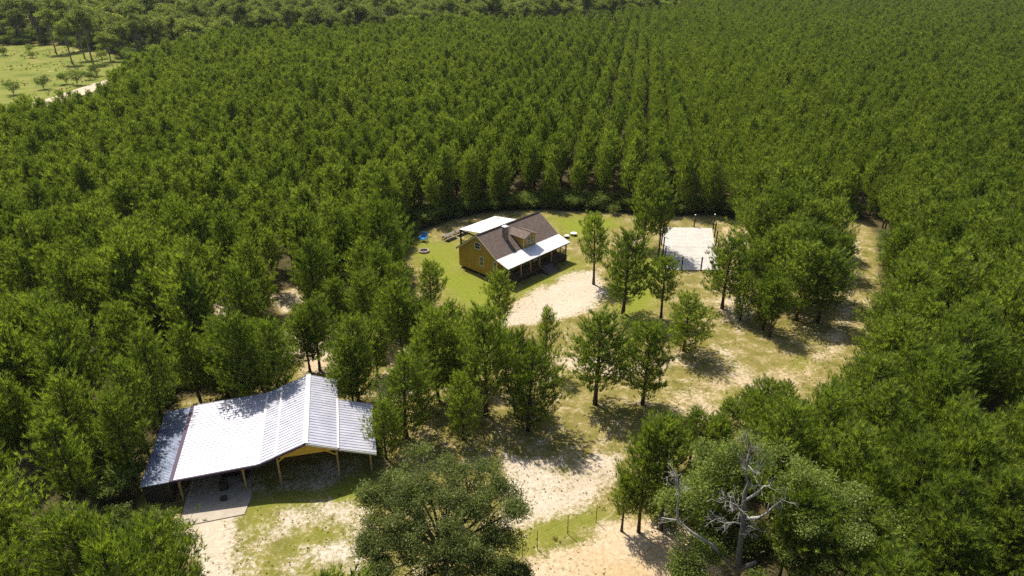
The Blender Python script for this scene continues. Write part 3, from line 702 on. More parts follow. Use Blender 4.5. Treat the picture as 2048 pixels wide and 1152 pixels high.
def pine_mesh(seed, h=11.0, cb=.3, rad=2.2, dens=1.0, name='pine', flat=.0):
    rg = np.random.default_rng(seed); tk = MB()
    ph0 = rg.uniform(0, 6.28); sway = rg.uniform(.05, .22)
    def tp(z): t = z / h; return np.array([sway * math.sin(2.2 * t + ph0) * t * 1.5, sway * math.cos(1.7 * t + ph0) * t * 1.2, z])
    zs = np.linspace(-.1, h * .97, 9); tk.tube([tp(z) for z in zs], [.17 * (1 - .86 * max(0, z) / h) * (1.25 if z < .1 else 1) for z in zs], 7)
    P = []; A = []; z = h * cb
    aa = rg.uniform(0, 6.28, 3); am = rg.uniform(.08, .3, 3)
    while z < h * .965:
        t = (z / h - cb) / (1 - cb)
        prof = (.72 + 1.1 * t if t < .25 else 1.0) * (1 - (max(0, t - .25) / .75) ** 1.45 * .9)
        nb = rg.integers(4, 7) if t < .75 else rg.integers(3, 5); a0 = rg.uniform(0, 6.28)
        for b in range(nb):
            az = a0 + 6.283 * b / nb + rg.normal() * .25; l = rad * prof * rg.uniform(.6, 1.15) * (1 + am[0] * math.sin(az + aa[0] + z * .25) + am[1] * .6 * math.sin(2 * az + aa[1] - z * .5)) + .12
            if rg.uniform() < .09 and t < .8: continue
            zz = z + rg.uniform(-.2, .2); o = tp(zz); hd = np.array([math.cos(az), math.sin(az), 0])
            up0 = rg.uniform(.1, .42) + .5 * t; up1 = rg.uniform(.25, .6)
            def bp(s): return o + hd * l * s + np.array([0, 0, l * (up0 * s + up1 * s * s)])
            tk.tube([bp(0), bp(.5), bp(.95)], [.045 * (1 - .5 * t), .028 * (1 - .4 * t), .01], 4)
            nt_ = int((3 + l * 5.6) * dens)
            for i in range(nt_):
                s_ = 1 - (i / nt_) ** 1.0 * rg.uniform(.55, .82); lat = np.array([-hd[1], hd[0], 0]) * rg.normal() * .3 * l * (1.15 - s_ * .7)
                q = bp(s_) + lat + np.array([0, 0, rg.uniform(-.25, .3)]); P.append(q)
                ax = hd * rg.uniform(.0, .6) + lat * .5 + np.array([0, 0, rg.uniform(.7, 1.3)]); A.append(ax)
        z += rg.uniform(.27, .43) * (1 - .2 * t)
    for i in range(9):
        P.append(tp(h * (.93 + .065 * i / 8)) + rg.normal(size=3) * np.array([.1, .1, .04])); A.append(np.array([rg.normal() * .3, rg.normal() * .3, 1]))
    P = np.array(P); A = unit(np.array(A))
    V, F, t = blades(P, A, 11, .42, .05, rg, (6, 42), .3)
    cr = mesh_np(name + '_crown', V, [F], False, {'tint': t}); cr.materials.append(M['needle'])
    tr = tk.mesh(name + '_trunk', True); tr.materials.append(M['bark'])
    return tr, cr, h
OPEN = [pine_mesh(11, 11, .16, 2.7, 1.0), pine_mesh(12, 11, .2, 2.5, .95), pine_mesh(13, 11, .08, 2.85, 1.0), pine_mesh(14, 11, .32, 2.1, .85)]
WOOD = [pine_mesh(21, 11, .3, 2.05, .95), pine_mesh(22, 11, .36, 1.95, .95), pine_mesh(23, 11, .26, 2.2, .95), pine_mesh(24, 11, .38, 1.8, .9), pine_mesh(25, 11, .24, 2.3, .95)]
VAR = OPEN + WOOD

def place_pine(x, y, h, var, rz, label, group, wid=1.0, lean=(0, 0)):
    tr, cr, h0 = VAR[var]; s_ = h / h0
    o = empty('pine_tree', (x, y, 0), rz); o.scale = (s_ * wid, s_ * wid, s_); o.rotation_euler = (lean[0], lean[1], rz)
    tag(o, label, 'pine tree', group)
    link('trunk', tr, None, o); link('crown', cr, None, o)
    return o

# lone pines of the yard: base pixel, top row, variant, width, label
YARD = [
 (1187, 568, 428, 3, .95, 'slim pine with a long bare trunk at the gravel edge right of the porch'),
 (1246, 627, 462, 1, 1.15, 'pine on the grass just right of the slim pine by the gravel'),
 (1322, 637, 515, 3, 1.05, 'pine on the grass directly below the near edge of the court'),
 (1444, 617, 477, 1, 1.15, 'pine with a bare dark trunk near the right court corner'),
 (1286, 496, 332, 0, .86, 'tall bushy pine just left of the court, shading its left side'),
 (1317, 512, 375, 3, .8, 'pine with a long bare dark trunk right against the left edge of the court'),
 (1367, 702, 585, 2, 1.1, 'broad low pine in the middle of the yard left of the sandy track'),
 (1285, 808, 645, 0, 1.05, 'wide pine on the yard, right one of the pair above the sand patch'),
 (1190, 808, 625, 1, 1.2, 'wide pine on the yard, left one of the pair above the sand patch'),
 (1056, 860, 690, 2, 1.0, 'dense dark pine with low crown right of the big oak top'),
 (1040, 806, 664, 1, .85, 'narrow pine standing behind the dense dark one above the oak'),
 (972, 829, 615, 1, .95, 'tall pine with bare lower trunk, between the oak and the gravel drive'),
 (1090, 742, 615, 3, .6, 'very slim young pine with thin crown below the gravel drive'),
 (1001, 664, 545, 1, .85, 'pine standing right in front of the left end of the porch'),
 (864, 645, 523, 3, .9, 'thin pine at the left edge of the bright lawn'),
 (877, 800, 618, 0, .9, 'tall wide pine left of the tall pine with bare lower trunk above the oak'),
 (805, 715, 565, 1, .95, 'pine with visible trunk midway between barn and house'),
 (718, 806, 640, 2, .9, 'full pine leaning over the right rear corner of the barn roof'),
 (681, 676, 558, 3, 1.0, 'pine with a bare thin trunk behind the bare patch above the barn'),
 (736, 682, 545, 0, .95, 'bushy pine right of the bare patch behind the barn'),
 (812, 872, 713, 2, 1.05, 'wide bright pine just right of the barn roof, left of the oak top'),
 (926, 878, 745, 2, .75, 'narrow bushy pine rising behind the top of the big oak'),
 (770, 640, 495, 0, .9, 'pine at the left corner of the lawn below the grill'),
 (1488, 590, 500, 3, .8, 'thin pine at the left edge of the clump beyond the court corner'),
 (1526, 658, 540, 2, .9, 'low pine at the near tip of the clump by the sandy track'),
 (1538, 673, 560, 3, .8, 'spindly pine at the very front of the clump by the sandy track'),
 (1592, 640, 485, 0, 1.0, 'big pine in the front row of the clump left of the sandy track'),
 (1560, 600, 450, 0, 1.0, 'large pine in the middle of the clump, behind the low pine'),
 (1635, 645, 500, 1, 1.1, 'pine at the right front of the clump casting the longest shadow'),
 (1660, 600, 470, 0, .95, 'pine at the right edge of the clump beside the sandy track'),
 (1650, 540, 398, 2, .85, 'pointed pine at the far right corner of the clump'),
 (1600, 545, 400, 0, 1.0, 'tall pine in the back row of the clump, right of centre'),
 (1550, 530, 385, 0, 1.05, 'tall pine in the back row of the clump, left of centre'),
 (1505, 540, 400, 2, 1.0, 'pale bushy pine at the back left of the clump near the orange soil'),
 (1520, 590, 465, 1, 1.1, 'pine inside the clump right of the thin left edge pine'),
 (1277, 1064, 850, 1, .72, 'middle pine of the three with bare trunks at the edge of orange sand'),
 (1321, 1058, 838, 3, .9, 'right pine of the three with bare trunks at the edge of orange sand'),
 (1243, 1062, 948, 3, .8, 'small pine, leftmost of the three at the edge of orange sand'),
 (1377, 934, 818, 3, 1.0, 'thin crowned pine behind the three by the orange sand'),
 (1492, 872, 778, 1, 1.0, 'short dark pine facing the sandy track, left of the dense right stand'),
 (1560, 870, 768, 2, .9, 'short bright pine facing the sandy track at the start of the right stand'),
 (1440, 905, 800, 3, .9, 'low pine between the thin crowned pine and the sandy track'),
 (1425, 960, 835, 0, .9, 'pine behind the dead branched tree, left side'),
 (1500, 472, 335, 0, .95, 'pine at the back left of the clump, against the plantation edge'),
 (1545, 482, 330, 2, .95, 'full pine at the back of the clump, second from the left'),
 (1590, 492, 338, 1, 1.0, 'pine at the back of the clump, third from the left'),
 (1640, 500, 358, 0, .85, 'pine at the back right of the clump near the end of the track'),
 (1570, 522, 372, 1, 1.05, 'pine behind the centre of the clump'),
 (352, 1290, 1055, 1, 1.0, 'open topped pine in front of the old shed at the lower left'),
 (215, 1265, 1030, 0, 1.0, 'wide pine left of the one in front of the old shed'),
 (70, 1215, 985, 0, 1.05, 'big pine in the lower left corner of the photo'),
 (300, 1400, 1090, 2, .9, 'pine cut off by the bottom edge below the old shed'),
 (772, 588, 402, 0, .95, 'tall broad pine at the left rim of the lawn, shading the fire ring side'),
 (790, 660, 530, 2, .85, 'pine below the barrel grill at the left rim of the lawn'),
 (900, 712, 605, 1, .9, 'pine standing between the bushy pine by the lawn and the porch pine'),
 (838, 808, 690, 1, .85, 'pine in the belt just above the wide bright pine by the barn'),
 (1012, 770, 660, 3, .85, 'thin pine in the belt left of the very slim young pine'),
 (755, 752, 640, 0, .85, 'pine in the belt between barn roof corner and the pine with visible trunk'),
 (620, 742, 625, 1, .9, 'pine close behind the barn ridge'),
 (525, 778, 640, 0, .9, 'pine close behind the valley between the two barn roofs'),
 (455, 793, 650, 2, .85, 'pine close behind the wide left roof of the barn, shading its edge'),
 (400, 800, 655, 1, .85, 'pine behind the left back corner of the barn'),
 (850, 722, 600, 0, .95, 'bushy pine between the midway pine and the bright lawn'),
 (914, 795, 660, 2, .9, 'pine filling the gap below the left tip of the bright lawn'),
 (640, 740, 600, 1, .95, 'pine at the left side of the bare patch behind the barn'),
 (772, 915, 800, 2, .8, 'low pine pressed against the right side of the barn'),
 (945, 765, 640, 1, .9, 'pine just left of the tall bare trunk pine above the oak'),
 (1480, 640, 545, 2, .8, 'small bushy pine at the left foot of the clump'),
 (1575, 560, 430, 0, 1.0, 'pine deep inside the clump beyond the court'),
 (1520, 500, 372, 0, .9, 'pine behind the orange soil patch right of the court'),
 (1612, 600, 452, 0, 1.05, 'full pine inside the clump near its right side'),
]
pts_manual = []
cnt = 0
for (x, y, top, v, w, lb) in YARD:
    p = at(x, y); h = max(3.2, rise(x, y, top)); pts_manual.append((p[0], p[1]))
    wid = w * 1.22 * (11 / h) ** .35
    place_pine(p[0], p[1], h, v, random.uniform(0, 6.28), lb, 'pines scattered over the yard', wid, (random.uniform(-.02, .02), random.uniform(-.02, .02)))

for (u_, v_, h_, v2, lb) in ((-13.3, 8.2, 10.5, 1, 'pine pressed against the left side of the old shed, the farther one'), (-13.5, 3.9, 9.6, 0, 'pine pressed against the left side of the old shed, the middle one'),
                            (-12.6, 12.3, 11, 1, 'pine behind the far end of the old shed'), (-4.2, 12.9, 11.5, 0, 'pine behind the wide barn roof dropping its shadow on the valley'),
                            (-.9, 12.6, 10.5, 1, 'pine just behind the barn left of the ridge'), (6.8, 10.4, 9, 1, 'pine behind the low right wing of the barn')):
    x_, y_ = B_ORG[0] + u_ * math.cos(B_YAW) - v_ * math.sin(B_YAW), B_ORG[1] + u_ * math.sin(B_YAW) + v_ * math.cos(B_YAW)
    pts_manual.append((x_, y_)); place_pine(x_, y_, h_, v2, random.uniform(0, 6.28), lb, 'pines close around the barn and shed', 1.0)

# plantation grid
r_ = np.array([math.sin(R(10.2)), math.cos(R(10.2))]); q_ = np.array([r_[1], -r_[0]])
SP_ROW, SP_IN = 4.85, 2.2
ii, jj = np.meshgrid(np.arange(-150, 180), np.arange(-40, 340))
ii = ii.ravel(); jj = jj.ravel()
P2 = ii[:, None] * SP_ROW * q_ + jj[:, None] * SP_IN * r_ + np.array([3.1, 20.0])
jit = np.where(P2[:, :1] < -25, .55, .22)
P2 = P2 + rng.normal(size=P2.shape) * jit
X, Y = P2[:, 0], P2[:, 1]
inview = (Y > 24) & (Y < 700) & (np.abs(X) < .80 * Y + 14)
P2 = P2[inview]; X, Y = P2[:, 0], P2[:, 1]
cl = sdist(CLEAR, X, Y)
bx = (X - B_ORG[0]) * c + (Y - B_ORG[1]) * s; by = -(X - B_ORG[0]) * s + (Y - B_ORG[1]) * c
ok = (cl < -.4 - 2.2 * np.maximum(0, np.sin(X * .55 + 1) * np.cos(Y * .4))) & (np.hypot(X - at(1466, 1215)[0], Y - at(1466, 1215)[1]) > 4) & (sdist(FIELD, X, Y) < -.5) & (sdist(PINE_EDGE, X, Y) < 0) & ~((bx > np.where(by < 5, -15.0, -13.6)) & (bx < 10) & (by > -13) & (by < 12.4))
kp = np.interp(Y, [60, 85, 130], [.55, .66, .9]) - .12 * (X < -20) + .22 * (X > 8)
kp = np.where((Y > 112) & (X > -12), .96, kp); ok &= rng.uniform(size=len(X)) < kp
for gx, gy, gr in ((1590, 165, 5), (440, 620, 3.4), (565, 690, 3.2), (560, 600, 3.5), (1960, 940, 3.2)):
    p = at(gx, gy) if gy > 200 else at(gx, gy, 8); ok &= np.hypot(X - p[0], Y - p[1]) > gr
for p in pts_manual: ok &= np.hypot(X - p[0], Y - p[1]) > 2.6
P2 = P2[ok]; X, Y = P2[:, 0], P2[:, 1]; N = len(P2)
hgt = 10.4 + rng.normal(size=N) * .95 + .6 * np.sin(X * .05 + 1) * np.cos(Y * .04)
hgt = np.clip(hgt, 7.4, 12.6)
hgt = np.where(cl[ok] > -3.5, hgt * rng.uniform(.8, 1, N), hgt)
hgt = np.where((Y < 90) & (X < 0), hgt * 1.06, hgt)
rot = rng.uniform(0, 6.28, N); var = rng.integers(4, 9, N); var = np.where((cl[ok] > -3.5) & (rng.uniform(size=N) < .6), rng.integers(0, 3, N), var)
wid = rng.uniform(.88, 1.12, N) * np.interp(Y, [60, 110, 130], [1.12, 1.05, 1.0]) * np.where((X > -12) & (Y > 112), .86, 1.0)
var = np.where((Y < 95) & (rng.uniform(size=N) < .55), rng.integers(0, 3, N), var)
# project mid crown to find the ones that show largest
Q = np.stack([X, Y, hgt * .75], 1) - np.array([0, 0, CAM_H]); dz = Q @ FWD
px_ = 1024 + FPX * Q[:, 0] / dz; py_ = 576 - FPX * (Q @ UPV) / dz
vis = (px_ > -40) & (px_ < 2088) & (py_ > -20) & (py_ < 1190) & (dz > 5)
order = np.argsort(np.where(vis, dz, 1e9)); NIND = 300 - len(YARD) - 6; ind = np.zeros(N, bool); ind[order[:NIND]] = True
print('pines total', N, 'individual', ind.sum(), 'max dist', dz[order[NIND - 1]])
def zone(x, y):
    if x < 560 and y > 1010 and x < 440: return 'pine in the near stand below the old shed'
    if x < 300 and y > 760: return 'pine of the dense stand left of the old shed'
    if x < 420 and y > 560: return 'pine of the dense plantation up and left of the barn'
    if x < 800 and y > 560: return 'pine of the loose stand between the barn and the track behind it'
    if x < 900: return 'pine of the plantation left of the lawn and fire ring'
    if x < 1440 and y < 560: return 'pine of the plantation edge behind the house and court'
    if x < 1800 and y > 1000: return 'pine around the dead branched tree at the lower right'
    if x >= 1800 and y > 950: return 'pine of the near stand in the lower right corner'
    if y > 760: return 'pine of the dense stand along the lower right side of the sandy track'
    if x > 1700: return 'pine of the plantation right of the sandy track'
    return 'pine in the stand beyond the far end of the sandy track'
for i in np.nonzero(ind)[0]:
    z_ = zone(px_[i], py_[i])
    place_pine(X[i], Y[i], hgt[i], int(var[i]), rot[i], z_, 'pines' + z_[4:], wid[i] * (11 / hgt[i]) ** .3, (random.uniform(-.025, .025), random.uniform(-.025, .025)))

def scatter(name, pts, sc, rz, idx, sources, label, cat, wid=None):
    """one object: points that carry copies of the source meshes"""
    me = bpy.data.meshes.new(name); me.vertices.add(len(pts)); me.vertices.foreach_set('co', np.asarray(pts, np.float32).ravel())
    def add(k, ty, v):
        a_ = me.attributes.new(k, ty, 'POINT')
        a_.data.foreach_set('vector' if ty == 'FLOAT_VECTOR' else 'value', np.asarray(v).ravel())
    w_ = np.ones(len(pts)) if wid is None else wid
    add('scl', 'FLOAT_VECTOR', np.stack([sc * w_, sc * w_, sc], 1).astype(np.float32))
    tilt = rng.normal(size=(len(pts), 2)) * .02
    add('rot', 'FLOAT_VECTOR', np.stack([tilt[:, 0], tilt[:, 1], rz], 1).astype(np.float32)); add('idx', 'INT', idx.astype(np.int32))
    o = bpy.data.objects.new(name, me); COL.objects.link(o)
    g = bpy.data.node_groups.new(name, 'GeometryNodeTree'); g.interface.new_socket('Geometry', in_out='INPUT', socket_type='NodeSocketGeometry'); g.interface.new_socket('Geometry', in_out='OUTPUT', socket_type='NodeSocketGeometry')
    gi = g.nodes.new('NodeGroupInput'); go = g.nodes.new('NodeGroupOutput'); iop = g.nodes.new('GeometryNodeInstanceOnPoints')
    jn = g.nodes.new('GeometryNodeJoinGeometry')
    for parts in reversed(sources):
        jj_ = g.nodes.new('GeometryNodeJoinGeometry')
        for ob in parts:
            oi = g.nodes.new('GeometryNodeObjectInfo'); oi.inputs[0].default_value = ob; oi.transform_space = 'ORIGINAL'; g.links.new(oi.outputs['Geometry'], jj_.inputs[0])
        gt = g.nodes.new('GeometryNodeGeometryToInstance'); g.links.new(jj_.outputs[0], gt.inputs[0]); g.links.new(gt.outputs[0], jn.inputs[0])
    def nat(k, ty):
        n = g.nodes.new('GeometryNodeInputNamedAttribute'); n.data_type = ty; n.inputs[0].default_value = k
        return n.outputs['Attribute']
    g.links.new(gi.outputs[0], iop.inputs['Points']); g.links.new(jn.outputs[0], iop.inputs['Instance']); iop.inputs['Pick Instance'].default_value = True
    g.links.new(nat('idx', 'INT'), iop.inputs['Instance Index']); g.links.new(nat('scl', 'FLOAT_VECTOR'), iop.inputs['Scale'])
    e2r = g.nodes.new('FunctionNodeEulerToRotation'); g.links.new(nat('rot', 'FLOAT_VECTOR'), e2r.inputs[0]); g.links.new(e2r.outputs[0], iop.inputs['Rotation'])
    g.links.new(iop.outputs[0], go.inputs[0])
    m_ = o.modifiers.new('scatter', 'NODES'); m_.node_group = g
    tag(o, label, cat, None, 'stuff'); return o
# source pairs: the trunk and crown of one individual per variant
src = {}
for o in list(COL.objects):
    if o.name.startswith('pine_tree'):
        ch = o.children
        for v, (tr, cr, h0) in enumerate(VAR):
            if v not in src and ch and ch[0].data in (tr, cr): src[v] = tuple(ch)
SRC = [src[v] for v in range(len(VAR))]
far = ~ind
scatter('pine_plantation', np.stack([X, Y, np.zeros(N)], 1)[far], hgt[far] / 11, rot[far], var[far], SRC,
        'dense dark green pine plantation in rows filling the land behind the house', 'plantation', wid[far] * (11 / hgt[far]) ** .3)

# ------------------------------------------------------------------ broadleaf trees
def leafy(seed, h, rad, cb, ncl, nlf, lsz, csz, name, mat, bark='grey_bark', lobes=None, r0=.28, squash=.75, ragged=0):
    rg = np.random.default_rng(seed); tk = MB()
    if lobes is None:
        lobes = []
        for i in range(rg.integers(5, 8)):
            a = rg.uniform(0, 6.28); d = rg.uniform(.15, .6) * rad; zc = h * (cb + (1 - cb) * rg.uniform(.35, .8))
            lobes.append((d * math.cos(a), d * math.sin(a), zc, rad * rg.uniform(.4, .6)))
        lobes.append((0, 0, h * (cb + (1 - cb) * .72), rad * .55))
    fork = h * cb * .8
    tk.tube([(0, 0, -.1), (0, .05, fork * .5), (.05, 0, fork)], [r0 * 1.3, r0, r0 * .8], 8)
    if ragged:
        for i in range(ragged):
            x, y, z, q0 = lobes[rg.integers(0, len(lobes))]; d0 = unit(rg.normal(size=3) + np.array([x, y, 1.0]) * .2)
            lobes.append((x + d0[0] * q0 * 1.1, y + d0[1] * q0 * 1.1, max(1.5, z + d0[2] * q0 * .9), q0 * rg.uniform(.3, .5)))
    C = []; per = max(1, ncl // len(lobes))
    for (x, y, z, r) in lobes:
        e = np.array([x, y, z]); m1 = np.array([x * .45, y * .45, fork + (z - fork) * .55])
        tk.tube([(0.03, 0, fork * .9), tuple(m1), tuple(e)], [r0 * .55, r0 * .35, r0 * .12], 6)
        d = unit(rg.normal(size=(per, 3))); d[:, 2] = np.where(d[:, 2] < -.3, -d[:, 2] * .6, d[:, 2])
        rr = r * rg.uniform(.55, 1.05, per)[:, None]; k = e + d * rr * np.array([1, 1, squash]); C.append(k)
        for j in range(0, per, 5): tk.tube([tuple(e), tuple((e + k[j]) / 2 + rg.normal(size=3) * .1), tuple(k[j])], [r0 * .12, r0 * .08, .012], 4)
    C = np.concatenate(C); n = len(C) * nlf; Cn = np.repeat(C, nlf, 0)
    off = rg.normal(size=(n, 3)) * csz * np.array([.55, .55, .38]); P = Cn + off; P[:, 2] = np.maximum(P[:, 2], .25)
    nr = unit(rg.normal(size=(n, 3)) + np.array([0, 0, .9])); a = unit(np.cross(nr, rg.normal(size=(n, 3)))); b = np.cross(nr, a)
    sz = (lsz * rg.uniform(.6, 1.25, n))[:, None]
    V = np.stack([P - a * sz, P + b * sz * .5, P + a * sz, P - b * sz * .5], 1).reshape(-1, 3); F = np.arange(n * 4).reshape(-1, 4)
    tint = np.repeat(np.clip(np.repeat(rg.uniform(.1, .9, len(C)), nlf) + rg.normal(size=n) * .2, 0, 1), 4)
    cr = mesh_np(name + '_crown', V, [F], False, {'tint': tint}); cr.materials.append(M[mat])
    tr = tk.mesh(name + '_trunk', True); tr.materials.append(M[bark])
    return tr, cr, h
def place_tree(kind, x, y, rz, sc, label, group=None, name='broadleaf_tree', cat='tree', zs=1):
    o = empty(name, (x, y, 0), rz); o.scale = (sc, sc, sc * zs); tag(o, label, cat, group)
    link('trunk', kind[0], None, o); link('crown', kind[1], None, o); return o

# big live oak in the foreground
OAK = leafy(31, 12, 6.6, .3, 640, 200, .085, .58, 'live_oak', 'oak_leaf', lobes=[
    (-1.5, 1.5, 10.0, 2.4), (-2.6, -.4, 8.0, 2.5), (2.4, .2, 8.4, 2.5), (-3.0, -2.6, 6.2, 2.2), (3.0, -2.8, 5.6, 2.2), (2.2, 1.6, 9.3, 2.3), (-3.4, .6, 8.3, 2.2), (4.4, .6, 8.0, 1.9), (.4, .2, 9.0, 2.6), (-3.9, -1.6, 6.3, 2.4), (-1.2, -2.2, 7.2, 2.5),
    (2.3, -1.6, 7.2, 2.5), (4.1, -1.8, 5.8, 2.0), (.3, -1.6, 9.0, 2.5), (-1.6, -.2, 9.4, 2.3), (.2, -3.2, 6.9, 2.4), (0, -4.2, 4.4, 2.1), (-2.5, -3.2, 4.6, 2.2), (1.2, -3.4, 5.0, 2.3), (3.2, -3.2, 3.8, 1.8), (-4.6, 1.6, 5.6, 1.8)], r0=.3, ragged=13)
p = at(893, 1165)
place_tree(OAK, p[0], p[1], 0, .97, 'big round dark green oak in the foreground right of the barn')
# large grey-limbed tree at the lower right
GREY = leafy(32, 13.5, 7, .38, 520, 120, .095, .55, 'grey_tree', 'grey_leaf', lobes=[(-3.2, 2.2, 9.0, 1.9), (-1.4, 3.2, 11.3, 1.8), (8.6, 1.0, 8.0, 1.8), 
    (.2, 2.6, 12.0, 2.2), (2.6, 2.8, 11.2, 2.2), (-2.2, 2.4, 10.6, 1.9), (5.0, 2.6, 9.8, 2.0), (3.6, .4, 9.4, 2.4), (6.6, 1.2, 8.8, 2.1),
    (5.6, -1.0, 7.0, 2.3), (4.0, -.4, 6.6, 1.8), (7.8, -.4, 6.4, 2.0), (4.4, -2.6, 4.8, 2.0), (-3.6, -1.0, 4.2, 1.4), (-3.4, -1.6, 2.6, 1.2), (-3.6, .2, 5.4, 1.4)], r0=.3, ragged=16)
p = at(1466, 1215); gx, gy = p[0], p[1]
gt = empty('broadleaf_tree', (gx, gy, 0)); tag(gt, 'large light green tree with thick grey trunk and bare dead limbs at the lower right', 'tree')
link('crown', GREY[1], None, gt)
def limb(name, pts, rad, parent, m='dead_wood', twigs=0, seed=0, tl=1.2):
    q = MB().tube(pts, rad, 8); rg = np.random.default_rng(seed)
    P = [np.array(p) for p in pts]
    for i in range(twigs):
        k = rg.integers(max(0, len(P) - 3), len(P) - 1); f_ = rg.uniform(0, 1); s0 = P[k] * (1 - f_) + P[k + 1] * f_
        d = unit(rg.normal(size=3) + np.array([0, 0, .5]) + unit(P[k + 1] - P[k]) * .8)
        e = s0 + d * tl * rg.uniform(.5, 1.1); mid = (s0 + e) / 2 + rg.normal(size=3) * .1
        q.tube([s0, mid, e], [.02, .013, .005], 4)
        for _ in range(3):
            f2 = rg.uniform(.3, 1); s1 = s0 * (1 - f2) + e * f2; q.tube([s1, s1 + unit(d + rg.normal(size=3) * .8) * tl * rg.uniform(.2, .5)], [.01, .004], 4)
    return q.build(name, M[m], parent, smooth=True)
def lp(x, y, back=0.0):                    # point of the tree seen at pixel x, y, lying 'back' metres beyond its root
    d = (x - 1024) / FPX * RT + FWD - (y - 576) / FPX * UPV; t = (gy + back) / d[1]; q = np.array([0, 0, CAM_H]) + d * t
    return (q[0] - gx, q[1] - gy, q[2])
limb('trunk', [(0, 0, -.2), lp(1473, 1160, .1), lp(1479, 1100, .1), lp(1486, 1050, .1), lp(1488, 1005, .2), lp(1489, 985, .2), lp(1497, 965, .4), lp(1491, 950, .6), lp(1496, 915, 1), lp(1501, 885, 1.4)],
     [.38, .27, .22, .19, .17, .13, .1, .075, .05, .02], gt, 'grey_bark', 30, 3, 1.5)
limb('dead_limb', [lp(1468, 1140), lp(1440, 1108, .1), lp(1420, 1087, .1), lp(1387, 1067, .2), lp(1355, 1041, .2), lp(1323, 1035, .3)], [.17, .14, .12, .1, .07, .02], gt, twigs=10, seed=4, tl=1.0)
limb('dead_limb', [lp(1355, 1041, .2), lp(1353, 1020, .3), lp(1358, 990, .3), lp(1356, 965, .4), lp(1348, 945, .4)], [.06, .05, .04, .03, .01], gt, twigs=22, seed=14, tl=1.15)
limb('dead_limb', [lp(1478, 1142), lp(1495, 1132, -.2), lp(1512, 1124, -.4)], [.2, .17, .13], gt, 'grey_bark')
limb('dead_limb', [lp(1489, 1037, .1), lp(1515, 1035, .0), lp(1532, 1028, .0), lp(1550, 1010, .1), lp(1572, 995, .2)], [.12, .1, .08, .05, .02], gt, twigs=9, seed=5)
limb('dead_limb', [lp(1492, 1000, .3), lp(1512, 988, .3), lp(1528, 972, .4), lp(1548, 971, .5)], [.1, .085, .06, .02], gt, twigs=9, seed=6)
limb('dead_limb', [lp(1488, 1050, 0), lp(1470, 1045, -.3), lp(1450, 1047, -.5), lp(1430, 1038, -.6)], [.08, .06, .045, .015], gt, twigs=16, seed=7, tl=1.1)
limb('dead_limb', [lp(1487, 1025, 0), lp(1472, 1010, -.2), lp(1452, 1000, -.3)], [.07, .05, .02], gt, twigs=22, seed=17, tl=1.1)
limb('dead_limb', [lp(1486, 1075, 0), lp(1500, 1062, -.4), lp(1505, 1050, -.6)], [.07, .04, .02], gt, twigs=16, seed=8, tl=1.0)
limb('dead_limb', [lp(1600, 1060, 1.5), lp(1632, 1038, 1.5), lp(1665, 1035, 1.5)], [.06, .045, .015], gt, twigs=9, seed=9)
limb('dead_limb', [lp(1496, 930, .8), lp(1512, 945, .5), lp(1530, 925, .5)], [.05, .04, .015], gt, twigs=9, seed=10)
BUSHY = leafy(33, 8.5, 4.4, .2, 120, 150, .11, .9, 'bushy_tree', 'pale_leaf')
p = at(1745, 1190); place_tree(BUSHY, p[0], p[1], 1.0, 1.0, 'rounded yellow green tree right of the tree with dead limbs')

# far broadleaves
FARV = [leafy(41, 17, 5.2, .3, 90, 46, .34, 1.3, 'far_tree_a', 'broad_leaf'), leafy(42, 15, 5.8, .22, 100, 46, .34, 1.4, 'far_tree_b', 'broad_leaf'),
        leafy(43, 19, 4.4, .42, 80, 46, .32, 1.2, 'far_tree_c', 'broad_leaf'), leafy(44, 12, 4.6, .2, 80, 50, .32, 1.2, 'far_tree_d', 'pale_leaf')]
SHRUB = [leafy(51, 2.2, 1.5, .1, 26, 50, .12, .5, 'shrub_a', 'understory', r0=.05), leafy(52, 1.5, 1.3, .1, 22, 50, .12, .45, 'shrub_b', 'broad_leaf', r0=.04)]
tall = [(185, 126, 2, 1.1, 'tall tree with long bare dark trunks at the field corner'), (170, 118, 2, 1.0, 'tall bare stemmed tree left of the field corner tree'),
        (145, 128, 2, .9, 'slender tall tree with thin leaning trunk at the field edge'), (113, 108, 2, 1.0, 'tall dark tree standing alone in the upper field'),
        (138, 104, 2, .95, 'tall tree behind the lone field trees'), (160, 100, 0, 1.0, 'broad tree behind the bare stemmed field trees'),
        (245, 112, 1, .95, 'rounded pale green tree beside the plantation corner'), (275, 100, 1, .8, 'second rounded pale tree right of the plantation corner'),
        (222, 122, 1, .75, 'low full tree at the upper right corner of the field')]
fpos = []
for (x, y, v, sc, lb) in tall:
    p = at(x, y); fpos.append(p[:2]); place_tree(FARV[v], p[0], p[1], random.uniform(0, 6.28), sc, lb, 'tall trees at the corner of the far field')
gx_, gy_ = np.meshgrid(np.arange(-420, 175, 8.2), np.arange(262, 720, 8.2)); gx_ = gx_.ravel(); gy_ = gy_.ravel()
gx_ = gx_ + rng.uniform(-3.2, 3.2, gx_.size); gy_ = gy_ + rng.uniform(-3.2, 3.2, gy_.size)
k_ = (sdist(PINE_EDGE, gx_, gy_) > 2) & (sdist(FIELD, gx_, gy_) < -3) & (np.abs(gx_) < .8 * gy_ + 20) & ~((np.abs(gx_ + 145) < 8) & (gy_ < 330))
for q2 in fpos: k_ &= np.hypot(gx_ - q2[0], gy_ - q2[1]) > 5
gx_, gy_ = gx_[k_], gy_[k_]; dd = sdist(PINE_EDGE, gx_, gy_)
vv = rng.integers(0, 4, len(gx_)); vv = np.where((gx_ < -190), np.where(rng.uniform(size=len(gx_)) < .6, 2, 0), vv)
sc_ = rng.uniform(.75, 1.12, len(gx_)); rz_ = rng.uniform(0, 6.28, len(gx_))
